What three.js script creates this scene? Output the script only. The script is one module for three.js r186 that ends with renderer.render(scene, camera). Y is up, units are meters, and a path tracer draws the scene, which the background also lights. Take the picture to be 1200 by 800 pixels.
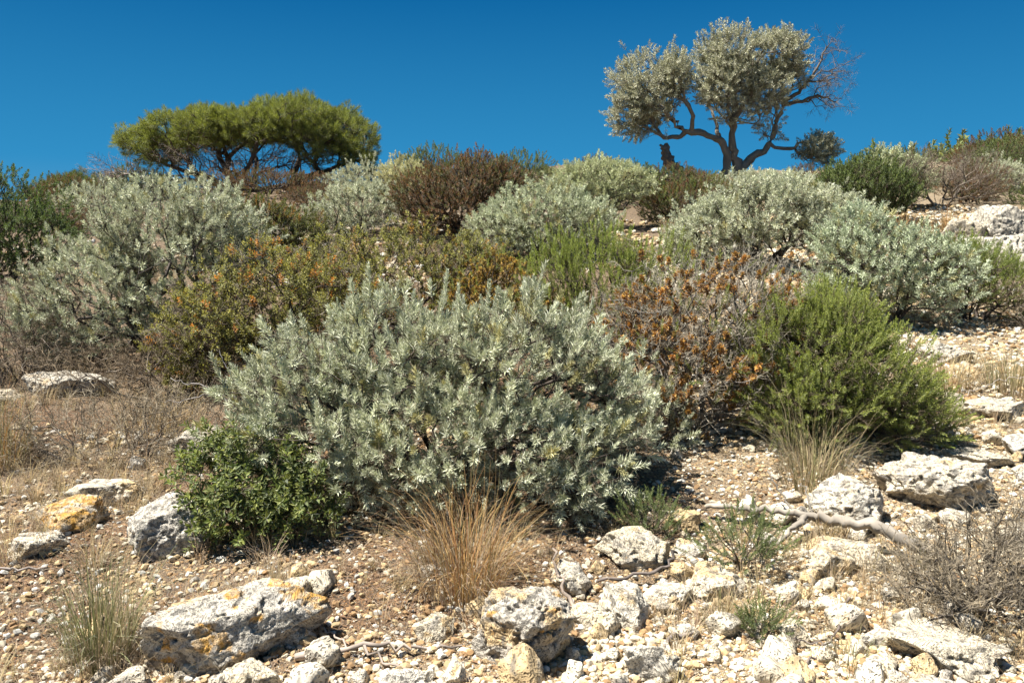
import * as THREE from 'three';
import { mergeGeometries, mergeVertices } from 'three/addons/utils/BufferGeometryUtils.js';
import { ImprovedNoise } from 'three/addons/math/ImprovedNoise.js';

// ---------------------------------------------------------------- camera, sky, sun, exposure
const scene = new THREE.Scene();
const camera = new THREE.PerspectiveCamera(46, 1024 / 682, 0.1, 900);
camera.position.set(0, 1.6, 0);
camera.lookAt(0, 1.6 - Math.tan(THREE.MathUtils.degToRad(6.06)) * 10, -10);

const renderer = new THREE.WebGLRenderer({ antialias: true });
renderer.setSize(1024, 682);
renderer.toneMapping = THREE.LinearToneMapping;
renderer.toneMappingExposure = 2.85;
renderer.shadowMap.enabled = true;

{ // clear deep blue sky: one smooth gradient by elevation
  const w = 64, h = 512, data = new Float32Array(w * h * 4);
  const stops = [[-90, .05, .045, .035], [-1, .05, .06, .065], [0, .046, .136, .22], [6, .0115, .098, .2], [17, .002, .049, .132], [40, .002, .042, .112], [90, .002, .037, .1]];
  for (let j = 0; j < h; j++) {
    const el = ((j + .5) / h - .5) * 180;
    let k = 0; while (k < stops.length - 2 && el > stops[k + 1][0]) k++;
    const a = stops[k], b = stops[k + 1], t = Math.min(1, Math.max(0, (el - a[0]) / (b[0] - a[0])));
    for (let i = 0; i < w; i++) {
      const o = (j * w + i) * 4;
      for (let c = 0; c < 3; c++) data[o + c] = a[c + 1] + (b[c + 1] - a[c + 1]) * t;
      data[o + 3] = 1;
    }
  }
  const sky = new THREE.DataTexture(data, w, h, THREE.RGBAFormat, THREE.FloatType);
  sky.mapping = THREE.EquirectangularReflectionMapping; sky.magFilter = THREE.LinearFilter; sky.needsUpdate = true;
  scene.background = sky; scene.environment = sky;
}
const sun = new THREE.DirectionalLight(new THREE.Color(1, .955, .88), 5);
sun.position.set(-23, 50, -7); sun.target.position.set(0, 0, -10);
sun.castShadow = true; sun.shadow.mapSize.set(4096, 4096);
Object.assign(sun.shadow.camera, { left: -40, right: 40, top: 40, bottom: -40, near: 1, far: 160 });
scene.add(sun, sun.target);

// ---------------------------------------------------------------- helpers
const V = (x, y, z) => new THREE.Vector3(x, y, z);
const C = (r, g, b) => new THREE.Color().setRGB(r, g, b);
function RNG(seed) { let a = seed * 2654435761 >>> 0; return () => { a = a + 0x6D2B79F5 | 0; let t = Math.imul(a ^ a >>> 15, 1 | a); t = t + Math.imul(t ^ t >>> 7, 61 | t) ^ t; return ((t ^ t >>> 14) >>> 0) / 4294967296; }; }
const PN = new ImprovedNoise();
const noise = (x, y, z = 0) => PN.noise(x + 31.7, y + 17.3, z + 9.1);
const fbm = (x, y, z = 0, o = 4) => { let s = 0, a = .5; for (let i = 0; i < o; i++) { s += a * noise(x, y, z + i * 7.7); x *= 2.03; y *= 2.03; z *= 2.03; a *= .5; } return s; };
const smooth = (a, b, x) => { const t = Math.min(1, Math.max(0, (x - a) / (b - a))); return t * t * (3 - 2 * t); };
const lerp = (a, b, t) => a + (b - a) * t;
const used = {};
function numbered(n) { if (!(n in used)) { used[n] = 0; return n; } return n + '_' + String(++used[n]).padStart(3, '0'); }
function thing(name, label, category, x, y, z, group) {
  const o = new THREE.Group(); o.name = numbered(name); o.position.set(x, y, z);
  o.userData = { label, category }; if (group) o.userData.group = group;
  scene.add(o); return o;
}
function part(name, geo, mat, parent, stuff) {
  const m = new THREE.Mesh(geo, mat); m.name = name; m.castShadow = m.receiveShadow = true;
  if (stuff) m.userData.kind = 'stuff';
  parent.add(m); return m;
}
function instanced(name, geo, mat, mats, cols, parent) {
  const m = new THREE.InstancedMesh(geo, mat, mats.length); m.name = name; m.userData.kind = 'stuff';
  for (let i = 0; i < mats.length; i++) { m.setMatrixAt(i, mats[i]); m.setColorAt(i, cols[i]); }
  m.castShadow = m.receiveShadow = true; parent.add(m); return m;
}

// ---------------------------------------------------------------- terrain
const PROF = [[-60, -6], [-30, -3], [-5, -.35], [0, 0], [2, .05], [3, .12], [5, .38], [7, .75], [10, 1.35], [15, 2.4], [20, 3.45], [24, 4.1], [28, 4.5], [35, 4.6], [50, 3.6], [90, 0], [200, -9], [900, -30]];
function prof(d) {
  let k = 0; while (k < PROF.length - 2 && d > PROF[k + 1][0]) k++;
  const p0 = PROF[Math.max(0, k - 1)], p1 = PROF[k], p2 = PROF[k + 1], p3 = PROF[Math.min(PROF.length - 1, k + 2)];
  const h = p2[0] - p1[0], t = (d - p1[0]) / h, m1 = (p2[1] - p0[1]) / (p2[0] - p0[0]) * h, m2 = (p3[1] - p1[1]) / (p3[0] - p1[0]) * h;
  const t2 = t * t, t3 = t2 * t;
  return (2 * t3 - 3 * t2 + 1) * p1[1] + (t3 - 2 * t2 + t) * m1 + (-2 * t3 + 3 * t2) * p2[1] + (t3 - t2) * m2;
}
function H(x, z) {
  const d = -z, far = smooth(5, 20, d);
  let y = prof(d) + (x < 0 ? .06 : .004) * x * smooth(3, 15, d) * (1 - smooth(30, 90, Math.abs(x))) - .12 * smooth(8, 12, d);
  y += fbm(x * .22, z * .22, 3, 2) * (.25 + far * .5) * smooth(2, 8, d + Math.abs(x) * .4);
  y += fbm(x * 1.3, z * 1.3, 8, 3) * .09;
  const hx = x - 58, hz = z + 82; y += 12.5 * Math.exp(-(hx * hx / 900 + hz * hz / 700));
  return y;
}
// how pale and stony (1) or earthy (0) the ground is
function stony(x, z) {
  const d = -z, n = fbm(x * .7, z * .7, 21, 3);
  const right = smooth(-.4, 1.2, x - (d - 2.5) * .24), nearC = smooth(3.4, 2.6, d) * .62;
  const band = smooth(5, 9, d) * .3 - smooth(9, 13, d) * .25;
  const overgrown = smooth(5.2, 6.4, d) * smooth(11, 10, d) * smooth(1.9, 1.1, x);
  return Math.min(1, Math.max(0, Math.max(right, nearC, band) * .85 + n * 1.15 + .02 - overgrown));
}
function grainTexture(size, fn) {
  const data = new Uint8Array(size * size * 4);
  for (let j = 0; j < size; j++) for (let i = 0; i < size; i++) { const c = fn(i / size, j / size), o = (j * size + i) * 4; data[o] = c[0]; data[o + 1] = c[1]; data[o + 2] = c[2]; data[o + 3] = 255; }
  const t = new THREE.DataTexture(data, size, size); t.wrapS = t.wrapT = THREE.RepeatWrapping; t.magFilter = THREE.LinearFilter; t.minFilter = THREE.LinearMipmapLinearFilter; t.generateMipmaps = true; t.needsUpdate = true; return t;
}
{ // soil grain: cells of grit in an earthy matrix (tile 0.9 m)
  const r = RNG(5), n = 110, cell = [];
  for (let i = 0; i < n * n; i++) cell.push([r(), r(), r(), r()]);
  const grit = (u, v) => {
    const gx = u * n, gy = v * n; let best = 9, id = 0, second = 9;
    for (let a = -1; a <= 1; a++) for (let b = -1; b <= 1; b++) {
      const ix = (Math.floor(gx) + a + n) % n, iy = (Math.floor(gy) + b + n) % n, c = cell[iy * n + ix];
      const dx = Math.floor(gx) + a + c[0] - gx, dy = Math.floor(gy) + b + c[1] - gy, d = dx * dx + dy * dy;
      if (d < best) { second = best; best = d; id = iy * n + ix; } else if (d < second) second = d;
    }
    return [cell[id], Math.sqrt(second) - Math.sqrt(best)];
  };
  const N = 1024, hb = new Float32Array(N * N);
  const map = grainTexture(N, (u, v) => {
    const [c, e] = grit(u, v), stone = c[2] > .45 ? smooth(.02, .16, e) : 0;
    const t = .55 + .3 * c[3] + .12 * Math.sin(u * 40 * Math.PI) * Math.sin(v * 36 * Math.PI);
    hb[Math.round(v * N) * N + Math.round(u * N)] = stone * (.4 + .6 * c[3]);
    const warm = c[0] > .7 ? .8 : 1;
    return [255 * Math.min(1, lerp(t * .84, .8 + .2 * c[3], stone)), 255 * Math.min(1, lerp(t * .80, (.78 + .2 * c[3]) * lerp(1, warm, .4), stone)), 255 * Math.min(1, lerp(t * .76, (.74 + .2 * c[3]) * warm, stone))];
  });
  map.colorSpace = THREE.SRGBColorSpace;
  const bump = grainTexture(N, (u, v) => { const h = 255 * hb[Math.round(v * N) * N + Math.round(u * N)]; return [h, h, h]; });
  const NX = 420, NZ = 460, pos = [], uv = [], col = [], idx = [];
  const wx = (t) => Math.sign(t) * (Math.abs(t) * 6 + Math.pow(Math.abs(t), 5) * 594);
  const wz = (t) => 60 - 0 * t - (t < .12 ? t / .12 * 60 : t < .62 ? 60 + (t - .12) / .5 * 9 : 69 + Math.pow((t - .62) / .38, 3.2) * 700 + (t - .62) / .38 * 12);
  for (let j = 0; j <= NZ; j++) for (let i = 0; i <= NX; i++) {
    const x = wx(i / NX * 2 - 1), z = wz(j / NZ), d = -z;
    let y = H(x, z); if (d > 1 && d < 9) y += (fbm(x * 9, z * 9, 2, 3) * .03);
    pos.push(x, y, z); uv.push(x / .9, z / .9);
    const s = stony(x, z), n = fbm(x * 2.3, z * 2.3, 5, 3), red = smooth(.05, .35, fbm(x * .9 + 4, z * .9, 2, 2) + (1 - s) * .25) * (1 - smooth(6, 11, d));
    const soil = [lerp(.27, .22, red), lerp(.205, .14, red), lerp(.135, .08, red)], pale = [.44, .37, .26];
    const k = smooth(.25, .75, s + n * .5);
    for (let c = 0; c < 3; c++) col.push(lerp(soil[c], pale[c], k));
  }
  for (let j = 0; j < NZ; j++) for (let i = 0; i < NX; i++) { const a = j * (NX + 1) + i, b = a + 1, c = a + NX + 1, e = c + 1; idx.push(a, b, c, b, e, c); }
  const g = new THREE.BufferGeometry();
  g.setAttribute('position', new THREE.Float32BufferAttribute(pos, 3)); g.setAttribute('uv', new THREE.Float32BufferAttribute(uv, 2)); g.setAttribute('color', new THREE.Float32BufferAttribute(col, 3));
  g.setIndex(idx); g.computeVertexNormals();
  const m = new THREE.Mesh(g, new THREE.MeshStandardMaterial({ map, bumpMap: bump, bumpScale: .006, vertexColors: true, roughness: .95, side: THREE.DoubleSide }));
  m.name = 'ground'; m.userData = { kind: 'structure', label: 'stony earth hillside rising to the ridge' }; m.receiveShadow = m.castShadow = true; scene.add(m);
}

// ---------------------------------------------------------------- plant tools
function geoFrom(pos, idx, col, nor) {
  const g = new THREE.BufferGeometry();
  g.setAttribute('position', new THREE.Float32BufferAttribute(pos, 3));
  if (col) g.setAttribute('color', new THREE.Float32BufferAttribute(col, 3));
  if (nor) g.setAttribute('normal', new THREE.Float32BufferAttribute(nor, 3));
  g.setIndex(idx); return g;
}
const UP = V(0, 1, 0);
function frame(dir, roll) { // quaternion that turns +y to dir
  const q = new THREE.Quaternion().setFromUnitVectors(UP, dir), r = new THREE.Quaternion().setFromAxisAngle(UP, roll);
  return q.multiply(r);
}
// a leafy twig along +y: stem + folded leaves; all lengths in metres
function sprig({ seed, len, leaves, leafLen, leafWid, angle = [.5, 1], start = .1, color, vary = .15, tip = 1, stem = .0015, stemColor = [.12, .10, .06], wide = .45, curl = .15, bend = .1, side = 0, fold = .25 }) {
  const r = RNG(seed), pos = [], idx = [], col = [];
  const bx = (r() - .5) * bend * len, bz = (r() - .5) * bend * len;
  const at = (t) => V(bx * t * t, len * t, bz * t * t);
  for (let k = 0; k < 3; k++) { // stem: three-sided, two joints
    const b = pos.length / 3, p0 = at(k / 3), p1 = at((k + 1) / 3);
    for (const [p, s] of [[p0, 1 - k * .25], [p1, .75 - k * .25]]) for (let a = 0; a < 3; a++) { pos.push(p.x + Math.cos(a * 2.094) * stem * s, p.y, p.z + Math.sin(a * 2.094) * stem * s); col.push(...stemColor); }
    for (let a = 0; a < 3; a++) { const a1 = (a + 1) % 3; idx.push(b + a, b + a1, b + 3 + a, b + a1, b + 3 + a1, b + 3 + a); }
  }
  for (let i = 0; i < leaves; i++) {
    const t = start + (1 - start) * Math.pow((i + r()) / leaves, tip), p = at(Math.min(1, t));
    const az = i * 2.4 + r() * .8, an = lerp(angle[1], angle[0], t * t) + (r() - .5) * .35;
    const L = leafLen * (.75 + .45 * r()) * (t > .9 ? .8 : 1), W = leafWid * (.8 + .4 * r());
    const d = V(Math.sin(an) * Math.cos(az), Math.cos(an), Math.sin(an) * Math.sin(az));
    const tn = V(-Math.sin(az), 0, Math.cos(az)).applyAxisAngle(d, (r() - .5) * 1.4 + side), nn = V().crossVectors(tn, d).normalize();
    const c = 1 + (r() - .5) * 2 * vary, b = pos.length / 3, base = p, m = p.clone().addScaledVector(d, L * wide), e = p.clone().addScaledVector(d, L).addScaledVector(nn, -L * curl * (r() * 1.6 - .3));
    const l = m.clone().addScaledVector(tn, W / 2).addScaledVector(nn, W * fold), q = m.clone().addScaledVector(tn, -W / 2).addScaledVector(nn, W * fold);
    for (const v of [base, l, e, q]) pos.push(v.x, v.y, v.z);
    const cc = Array.isArray(color[0]) ? color[Math.floor(r() * color.length)] : color;
    for (let k = 0; k < 4; k++) col.push(cc[0] * c, cc[1] * c * (1 + (r() - .5) * .06), cc[2] * c);
    idx.push(b, b + 1, b + 2, b, b + 2, b + 3);
  }
  return geoFrom(pos, idx, col);
}
// a bare forked spray of thin dead twigs along +y
function twigSpray(seed, len, n, color, thick = .0016) {
  const r = RNG(seed), pos = [], idx = [], col = [];
  const stick = (p, q, a) => {
    const b = pos.length / 3, d = q.clone().sub(p).normalize(), s = Math.abs(d.y) < .9 ? V(0, 1, 0).cross(d).normalize() : V(1, 0, 0).cross(d).normalize(), u = V().crossVectors(d, s), c = .75 + .5 * r();
    for (const [o, w] of [[p, a], [q, a * .6]]) for (let k = 0; k < 3; k++) { const v = o.clone().addScaledVector(s, Math.cos(k * 2.094) * w).addScaledVector(u, Math.sin(k * 2.094) * w); pos.push(v.x, v.y, v.z); col.push(color[0] * c, color[1] * c, color[2] * c); }
    for (let k = 0; k < 3; k++) { const k1 = (k + 1) % 3; idx.push(b + k, b + k1, b + 3 + k, b + k1, b + 3 + k1, b + 3 + k); }
  };
  const pts = [V(0, 0, 0)]; let d = V(0, 1, 0);
  for (let k = 0; k < 4; k++) { d.add(V(r() - .5, r() * .3, r() - .5).multiplyScalar(.55)).normalize(); const q = pts[k].clone().addScaledVector(d, len / 4); stick(pts[k], q, thick * (1.5 - k * .25)); pts.push(q); }
  for (let i = 0; i < n; i++) {
    const k = 1 + Math.floor(r() * 4), p = pts[Math.min(4, k)].clone().lerp(pts[k - 1], r()), e = V(r() - .5, r() * .8 - .05, r() - .5).normalize(), m = p.clone().addScaledVector(e, len * (.12 + .2 * r()));
    stick(p, m, thick * .8); e.add(V(r() - .5, r() - .2, r() - .5)).normalize(); const q = m.clone().addScaledVector(e, len * (.08 + .15 * r())); stick(m, q, thick * .6);
    if (r() < .6) { e.add(V(r() - .5, r() - .4, r() - .5).multiplyScalar(2)).normalize(); stick(m, m.clone().addScaledVector(e, len * .12), thick * .5); }
  }
  return geoFrom(pos, idx, col);
}
// grows a branch skeleton from roots to every target point
function grow({ rng, roots, targets, alpha = .4, step = .08, wander = .12, sag = 0, curve = .4 }) {
  const max = 40000, X = new Float32Array(max), Y = new Float32Array(max), Z = new Float32Array(max), L = new Float32Array(max), par = new Int32Array(max), dirs = [], cnt = new Float32Array(max); let n = 0;
  const add = (p, parent, d) => { X[n] = p.x; Y[n] = p.y; Z[n] = p.z; par[n] = parent; L[n] = parent < 0 ? 0 : L[parent] + Math.hypot(p.x - X[parent], p.y - Y[parent], p.z - Z[parent]); dirs.push(d); return n++; };
  const given = []; // radius floor of the hand-laid limbs
  for (const root of roots) { // a root is a polyline of [Vector3, radius]
    let prev = root.from ?? -1;
    const c = new THREE.CatmullRomCurve3(root.pts), len = c.getLength(), k = Math.max(1, Math.round(len / step));
    for (let i = prev < 0 && root.join === undefined ? 0 : 1; i <= k; i++) {
      const t = i / k, p = c.getPoint(t), d = c.getTangent(t);
      if (root.join !== undefined && i === 1) { let best = 1e9; for (let a = 0; a < n; a++) { const q = Math.hypot(X[a] - root.pts[0].x, Y[a] - root.pts[0].y, Z[a] - root.pts[0].z); if (q < best) { best = q; prev = a; } } }
      if (i && i < k) p.add(V(rng() - .5, rng() - .5, rng() - .5).multiplyScalar(wander * step));
      prev = add(p, prev, d); given[prev] = root.r ? lerp(root.r[0], root.r[1], t) : 0;
    }
  }
  targets.sort((a, b) => a.d - b.d);
  const tips = [];
  for (const t of targets) {
    let best = 1e9, bi = 0;
    for (let a = 0; a < n; a++) { const dx = X[a] - t.p.x, dy = Y[a] - t.p.y, dz = Z[a] - t.p.z, c = Math.sqrt(dx * dx + dy * dy + dz * dz) + alpha * L[a]; if (c < best) { best = c; bi = a; } }
    const p0 = V(X[bi], Y[bi], Z[bi]), dist = p0.distanceTo(t.p); if (dist < 1e-3 || n > max - 60) continue;
    const ctrl = p0.clone().addScaledVector(dirs[bi], dist * curve).lerp(p0.clone().lerp(t.p, .5), .3); ctrl.y -= sag * dist;
    const k = Math.max(1, Math.min(40, Math.round(dist / step))); let prev = bi, last = p0;
    for (let i = 1; i <= k; i++) {
      const s = i / k, p = p0.clone().multiplyScalar((1 - s) * (1 - s)).addScaledVector(ctrl, 2 * s * (1 - s)).addScaledVector(t.p, s * s);
      if (i < k) p.add(V(rng() - .5, rng() - .5, rng() - .5).multiplyScalar(wander * step * 2));
      const d = p.clone().sub(last).normalize(); prev = add(p, prev, d); last = p;
    }
    tips.push({ node: prev, dir: dirs[prev].clone(), p: t.p, t });
  }
  for (const t of tips) { let a = t.node; while (a >= 0) { cnt[a]++; a = par[a]; } }
  return { n, X, Y, Z, par, cnt, tips, given, dirs };
}
function branchGeo(sk, { tip, max, pow = .45, bark, rng, dark = .25, knots = 0, fine = 1 }) {
  const pos = [], nor = [], col = [], idx = [], rad = new Float32Array(sk.n), mainChild = new Int32Array(sk.n).fill(-1);
  for (let i = 0; i < sk.n; i++) { rad[i] = Math.min(max, tip * Math.pow(Math.max(1, sk.cnt[i]), pow)); if (sk.given[i]) rad[i] = Math.max(rad[i], sk.given[i]); const p = sk.par[i]; if (p >= 0 && (mainChild[p] < 0 || sk.cnt[i] > sk.cnt[mainChild[p]])) mainChild[p] = i; }
  const ring = (i, d, r, sides, ks) => {
    const s = (Math.abs(d.y) < .95 ? V(0, 1, 0) : V(1, 0, 0)).cross(d).normalize(), u = V().crossVectors(d, s);
    for (let k = 0; k < sides; k++) {
      const a = k / sides * Math.PI * 2, c = Math.cos(a), e = Math.sin(a), nx = s.x * c + u.x * e, ny = s.y * c + u.y * e, nz = s.z * c + u.z * e;
      const x = sk.X[i], y = sk.Y[i], z = sk.Z[i], kr = r * (1 + ks * noise((x + nx * r) * 9 * fine, (y + ny * r) * 4 * fine, (z + nz * r) * 9 * fine));
      pos.push(x + nx * kr, y + ny * kr, z + nz * kr); nor.push(nx, ny, nz);
      const v = 1 + dark * 2 * noise((x + nx * r) * 17, (y + ny * r) * 11, (z + nz * r) * 17);
      col.push(bark[0] * v, bark[1] * v, bark[2] * v);
    }
  };
  for (let i = 0; i < sk.n; i++) {
    const p = sk.par[i]; if (p < 0) continue;
    const r1 = rad[i], r0 = mainChild[p] === i ? rad[p] : Math.min(rad[p], r1 * 1.25), sides = r1 < .004 ? 3 : r1 < .02 ? 5 : 9;
    const d0 = sk.par[p] >= 0 && mainChild[p] === i ? sk.dirs[p] : sk.dirs[i], b = pos.length / 3;
    ring(p, d0, r0, sides, r0 > .02 / fine ? knots : 0); ring(i, sk.dirs[i], r1, sides, r1 > .02 / fine ? knots : 0);
    for (let k = 0; k < sides; k++) { const k1 = (k + 1) % sides; idx.push(b + k, b + k1, b + sides + k, b + k1, b + sides + k1, b + sides + k); }
  }
  return geoFrom(pos, idx, col, nor);
}
// points in a union of lobes [cx,cy,cz,rx,ry,rz(,weight)], mostly near the outside
function lobePoints(rng, lobes, n, shell, rough, ground, seed, gap = 0, gapF = 4) {
  const out = [], w = lobes.map((l) => (l[6] ?? 1) * (l[3] * l[4] + l[4] * l[5] + l[3] * l[5])), tot = w.reduce((a, b) => a + b, 0);
  let guard = 0;
  while (out.length < n && guard++ < n * 30) {
    let k = 0, u = rng() * tot; while (u > w[k] && k < w.length - 1) { u -= w[k]; k++; }
    const l = lobes[k], th = rng() * Math.PI * 2, cy = rng() * 2 - 1, sy = Math.sqrt(1 - cy * cy), dx = sy * Math.cos(th), dz = sy * Math.sin(th);
    const env = 1 + rough * 1.6 * noise(dx * 2.2 + seed, cy * 2.2 + k * 3, dz * 2.2) + rough * 1.2 * noise(dx * 6 + seed, cy * 6 + k, dz * 6);
    const r = env * (shell + (1 - shell) * Math.pow(rng(), .6));
    const p = V(l[0] + dx * l[3] * r, l[1] + cy * l[4] * r, l[2] + dz * l[5] * r);
    // inside another lobe's core: skip most
    let inside = false; for (let m = 0; m < lobes.length; m++) if (m !== k) { const q = lobes[m], e = ((p.x - q[0]) / q[3]) ** 2 + ((p.y - q[1]) / q[4]) ** 2 + ((p.z - q[2]) / q[5]) ** 2; if (e < shell * shell * .7) inside = true; }
    if (inside && rng() < .8) continue;
    if (ground && p.y < ground(p.x, p.z)) continue;
    if (gap && rng() < smooth(-.05, .25, noise(p.x * gapF + seed, p.y * gapF, p.z * gapF)) * gap) continue;
    out.push({ p, d: p.length(), out: V(dx / l[3], cy / l[4], dz / l[5]).normalize() });
  }
  return out;
}
const leafMat = (o) => new THREE.MeshPhysicalMaterial({ vertexColors: true, roughness: 1, transmission: .4, thickness: 0, side: THREE.DoubleSide, ...o });
const M = {
  silver: leafMat({ transmission: .15 }), leaf: leafMat({}), gloss: new THREE.MeshStandardMaterial({ vertexColors: true, roughness: .42, side: THREE.DoubleSide }), needle: leafMat({}),
  dry: leafMat({ transmission: .3 }), bark: new THREE.MeshStandardMaterial({ vertexColors: true, roughness: .95 }), rock: new THREE.MeshStandardMaterial({ vertexColors: true, roughness: .95 }),
};
const tintMix = (rng, base, vary, alt, altShare) => { const v = 1 + (rng() - .5) * 2 * vary; if (alt && rng() < altShare) return C(alt[0] * v, alt[1] * v, alt[2] * v); return C(base[0] * v, base[1] * v, base[2] * v); };
// sprig kinds
const silverCol = [[.50, .515, .355], [.60, .61, .465], [.42, .445, .285]];
const G = {
  silver: [1, 2, 3, 4, 5].map((s) => sprig({ seed: s, len: .085, leaves: 42, leafLen: .037, leafWid: .0064, angle: [.2, 1.0], color: silverCol, vary: .14, tip: .85, stem: .0018, stemColor: [.3, .27, .2], curl: .12 })),
  silverShoot: [11, 12].map((s) => sprig({ seed: s, len: .24, leaves: 80, leafLen: .038, leafWid: .0088, angle: [.3, .75], color: silverCol, vary: .12, tip: .95, stem: .0025, stemColor: [.3, .27, .2], bend: .15 })),
  silverFar: [21, 22, 23].map((s) => sprig({ seed: s, len: .10, leaves: 22, leafLen: .045, leafWid: .011, angle: [.3, 1.1], color: silverCol, vary: .16, tip: .85, stem: .002, stemColor: [.25, .22, .16] })),
  mastic: [31, 32, 33].map((s) => sprig({ seed: s, len: .07, leaves: 13, leafLen: .024, leafWid: .011, angle: [.5, 1.25], color: [[.235, .225, .042], [.285, .265, .052], [.17, .17, .034]], vary: .25, stem: .0016, stemColor: [.14, .09, .05], wide: .6 })),
  glossy: [41, 42, 43].map((s) => sprig({ seed: s, len: .08, leaves: 13, leafLen: .034, leafWid: .0145, angle: [.5, 1.25], color: [[.15, .185, .038], [.23, .255, .05], [.10, .135, .03]], vary: .2, stem: .0016, stemColor: [.14, .08, .05], wide: .55 })),
  linear: [51, 52, 53].map((s) => sprig({ seed: s, len: .12, leaves: 34, leafLen: .024, leafWid: .0045, angle: [.3, .8], color: [[.27, .315, .05], [.34, .37, .07], [.20, .245, .042]], vary: .18, stem: .0014, stemColor: [.15, .13, .05] })),
  rust: [61, 62, 63].map((s) => sprig({ seed: s, len: .03, leaves: 38, leafLen: .015, leafWid: .008, angle: [.5, 1.6], color: [[.47, .25, .045], [.38, .18, .035], [.52, .32, .07], [.27, .15, .055]], vary: .25, stem: .0016, stemColor: [.2, .15, .11], tip: .7 })),
  heath: [71, 72, 73].map((s) => sprig({ seed: s, len: .10, leaves: 26, leafLen: .026, leafWid: .010, angle: [.35, 1.2], color: [[.155, .078, .027], [.195, .088, .028], [.12, .105, .03]], vary: .25, stem: .0018, stemColor: [.08, .05, .035] })),
  bushGreen: [81, 82, 83].map((s) => sprig({ seed: s, len: .12, leaves: 24, leafLen: .032, leafWid: .013, angle: [.35, 1.1], color: [[.125, .155, .034], [.165, .185, .04], [.095, .125, .03]], vary: .22, stem: .0018, stemColor: [.1, .07, .04] })),
  pine: [91, 92, 93].map((s) => sprig({ seed: s, len: .13, leaves: 46, leafLen: .12, leafWid: .0062, angle: [.2, 1.25], color: [[.215, .24, .034], [.285, .295, .042], [.15, .18, .03]], vary: .2, stem: .004, stemColor: [.2, .15, .08], tip: .7, wide: .4, curl: .03, start: .05 })),
  olive: [101, 102, 103].map((s) => sprig({ seed: s, len: .17, leaves: 26, leafLen: .055, leafWid: .0135, angle: [.4, 1.2], color: [[.38, .375, .245], [.52, .51, .38], [.29, .295, .175]], vary: .22, stem: .002, stemColor: [.2, .18, .13] })),
  dryTwig: [111, 112, 113].map((s) => twigSpray(s, .16, 14, [.31, .255, .175])),
  greyTwig: [121, 122, 123].map((s) => twigSpray(s, .20, 12, [.33, .295, .24], .0018)),
  farTwig: [131, 132].map((s) => twigSpray(s, .5, 22, [.26, .215, .17], .0038)),
};
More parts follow.
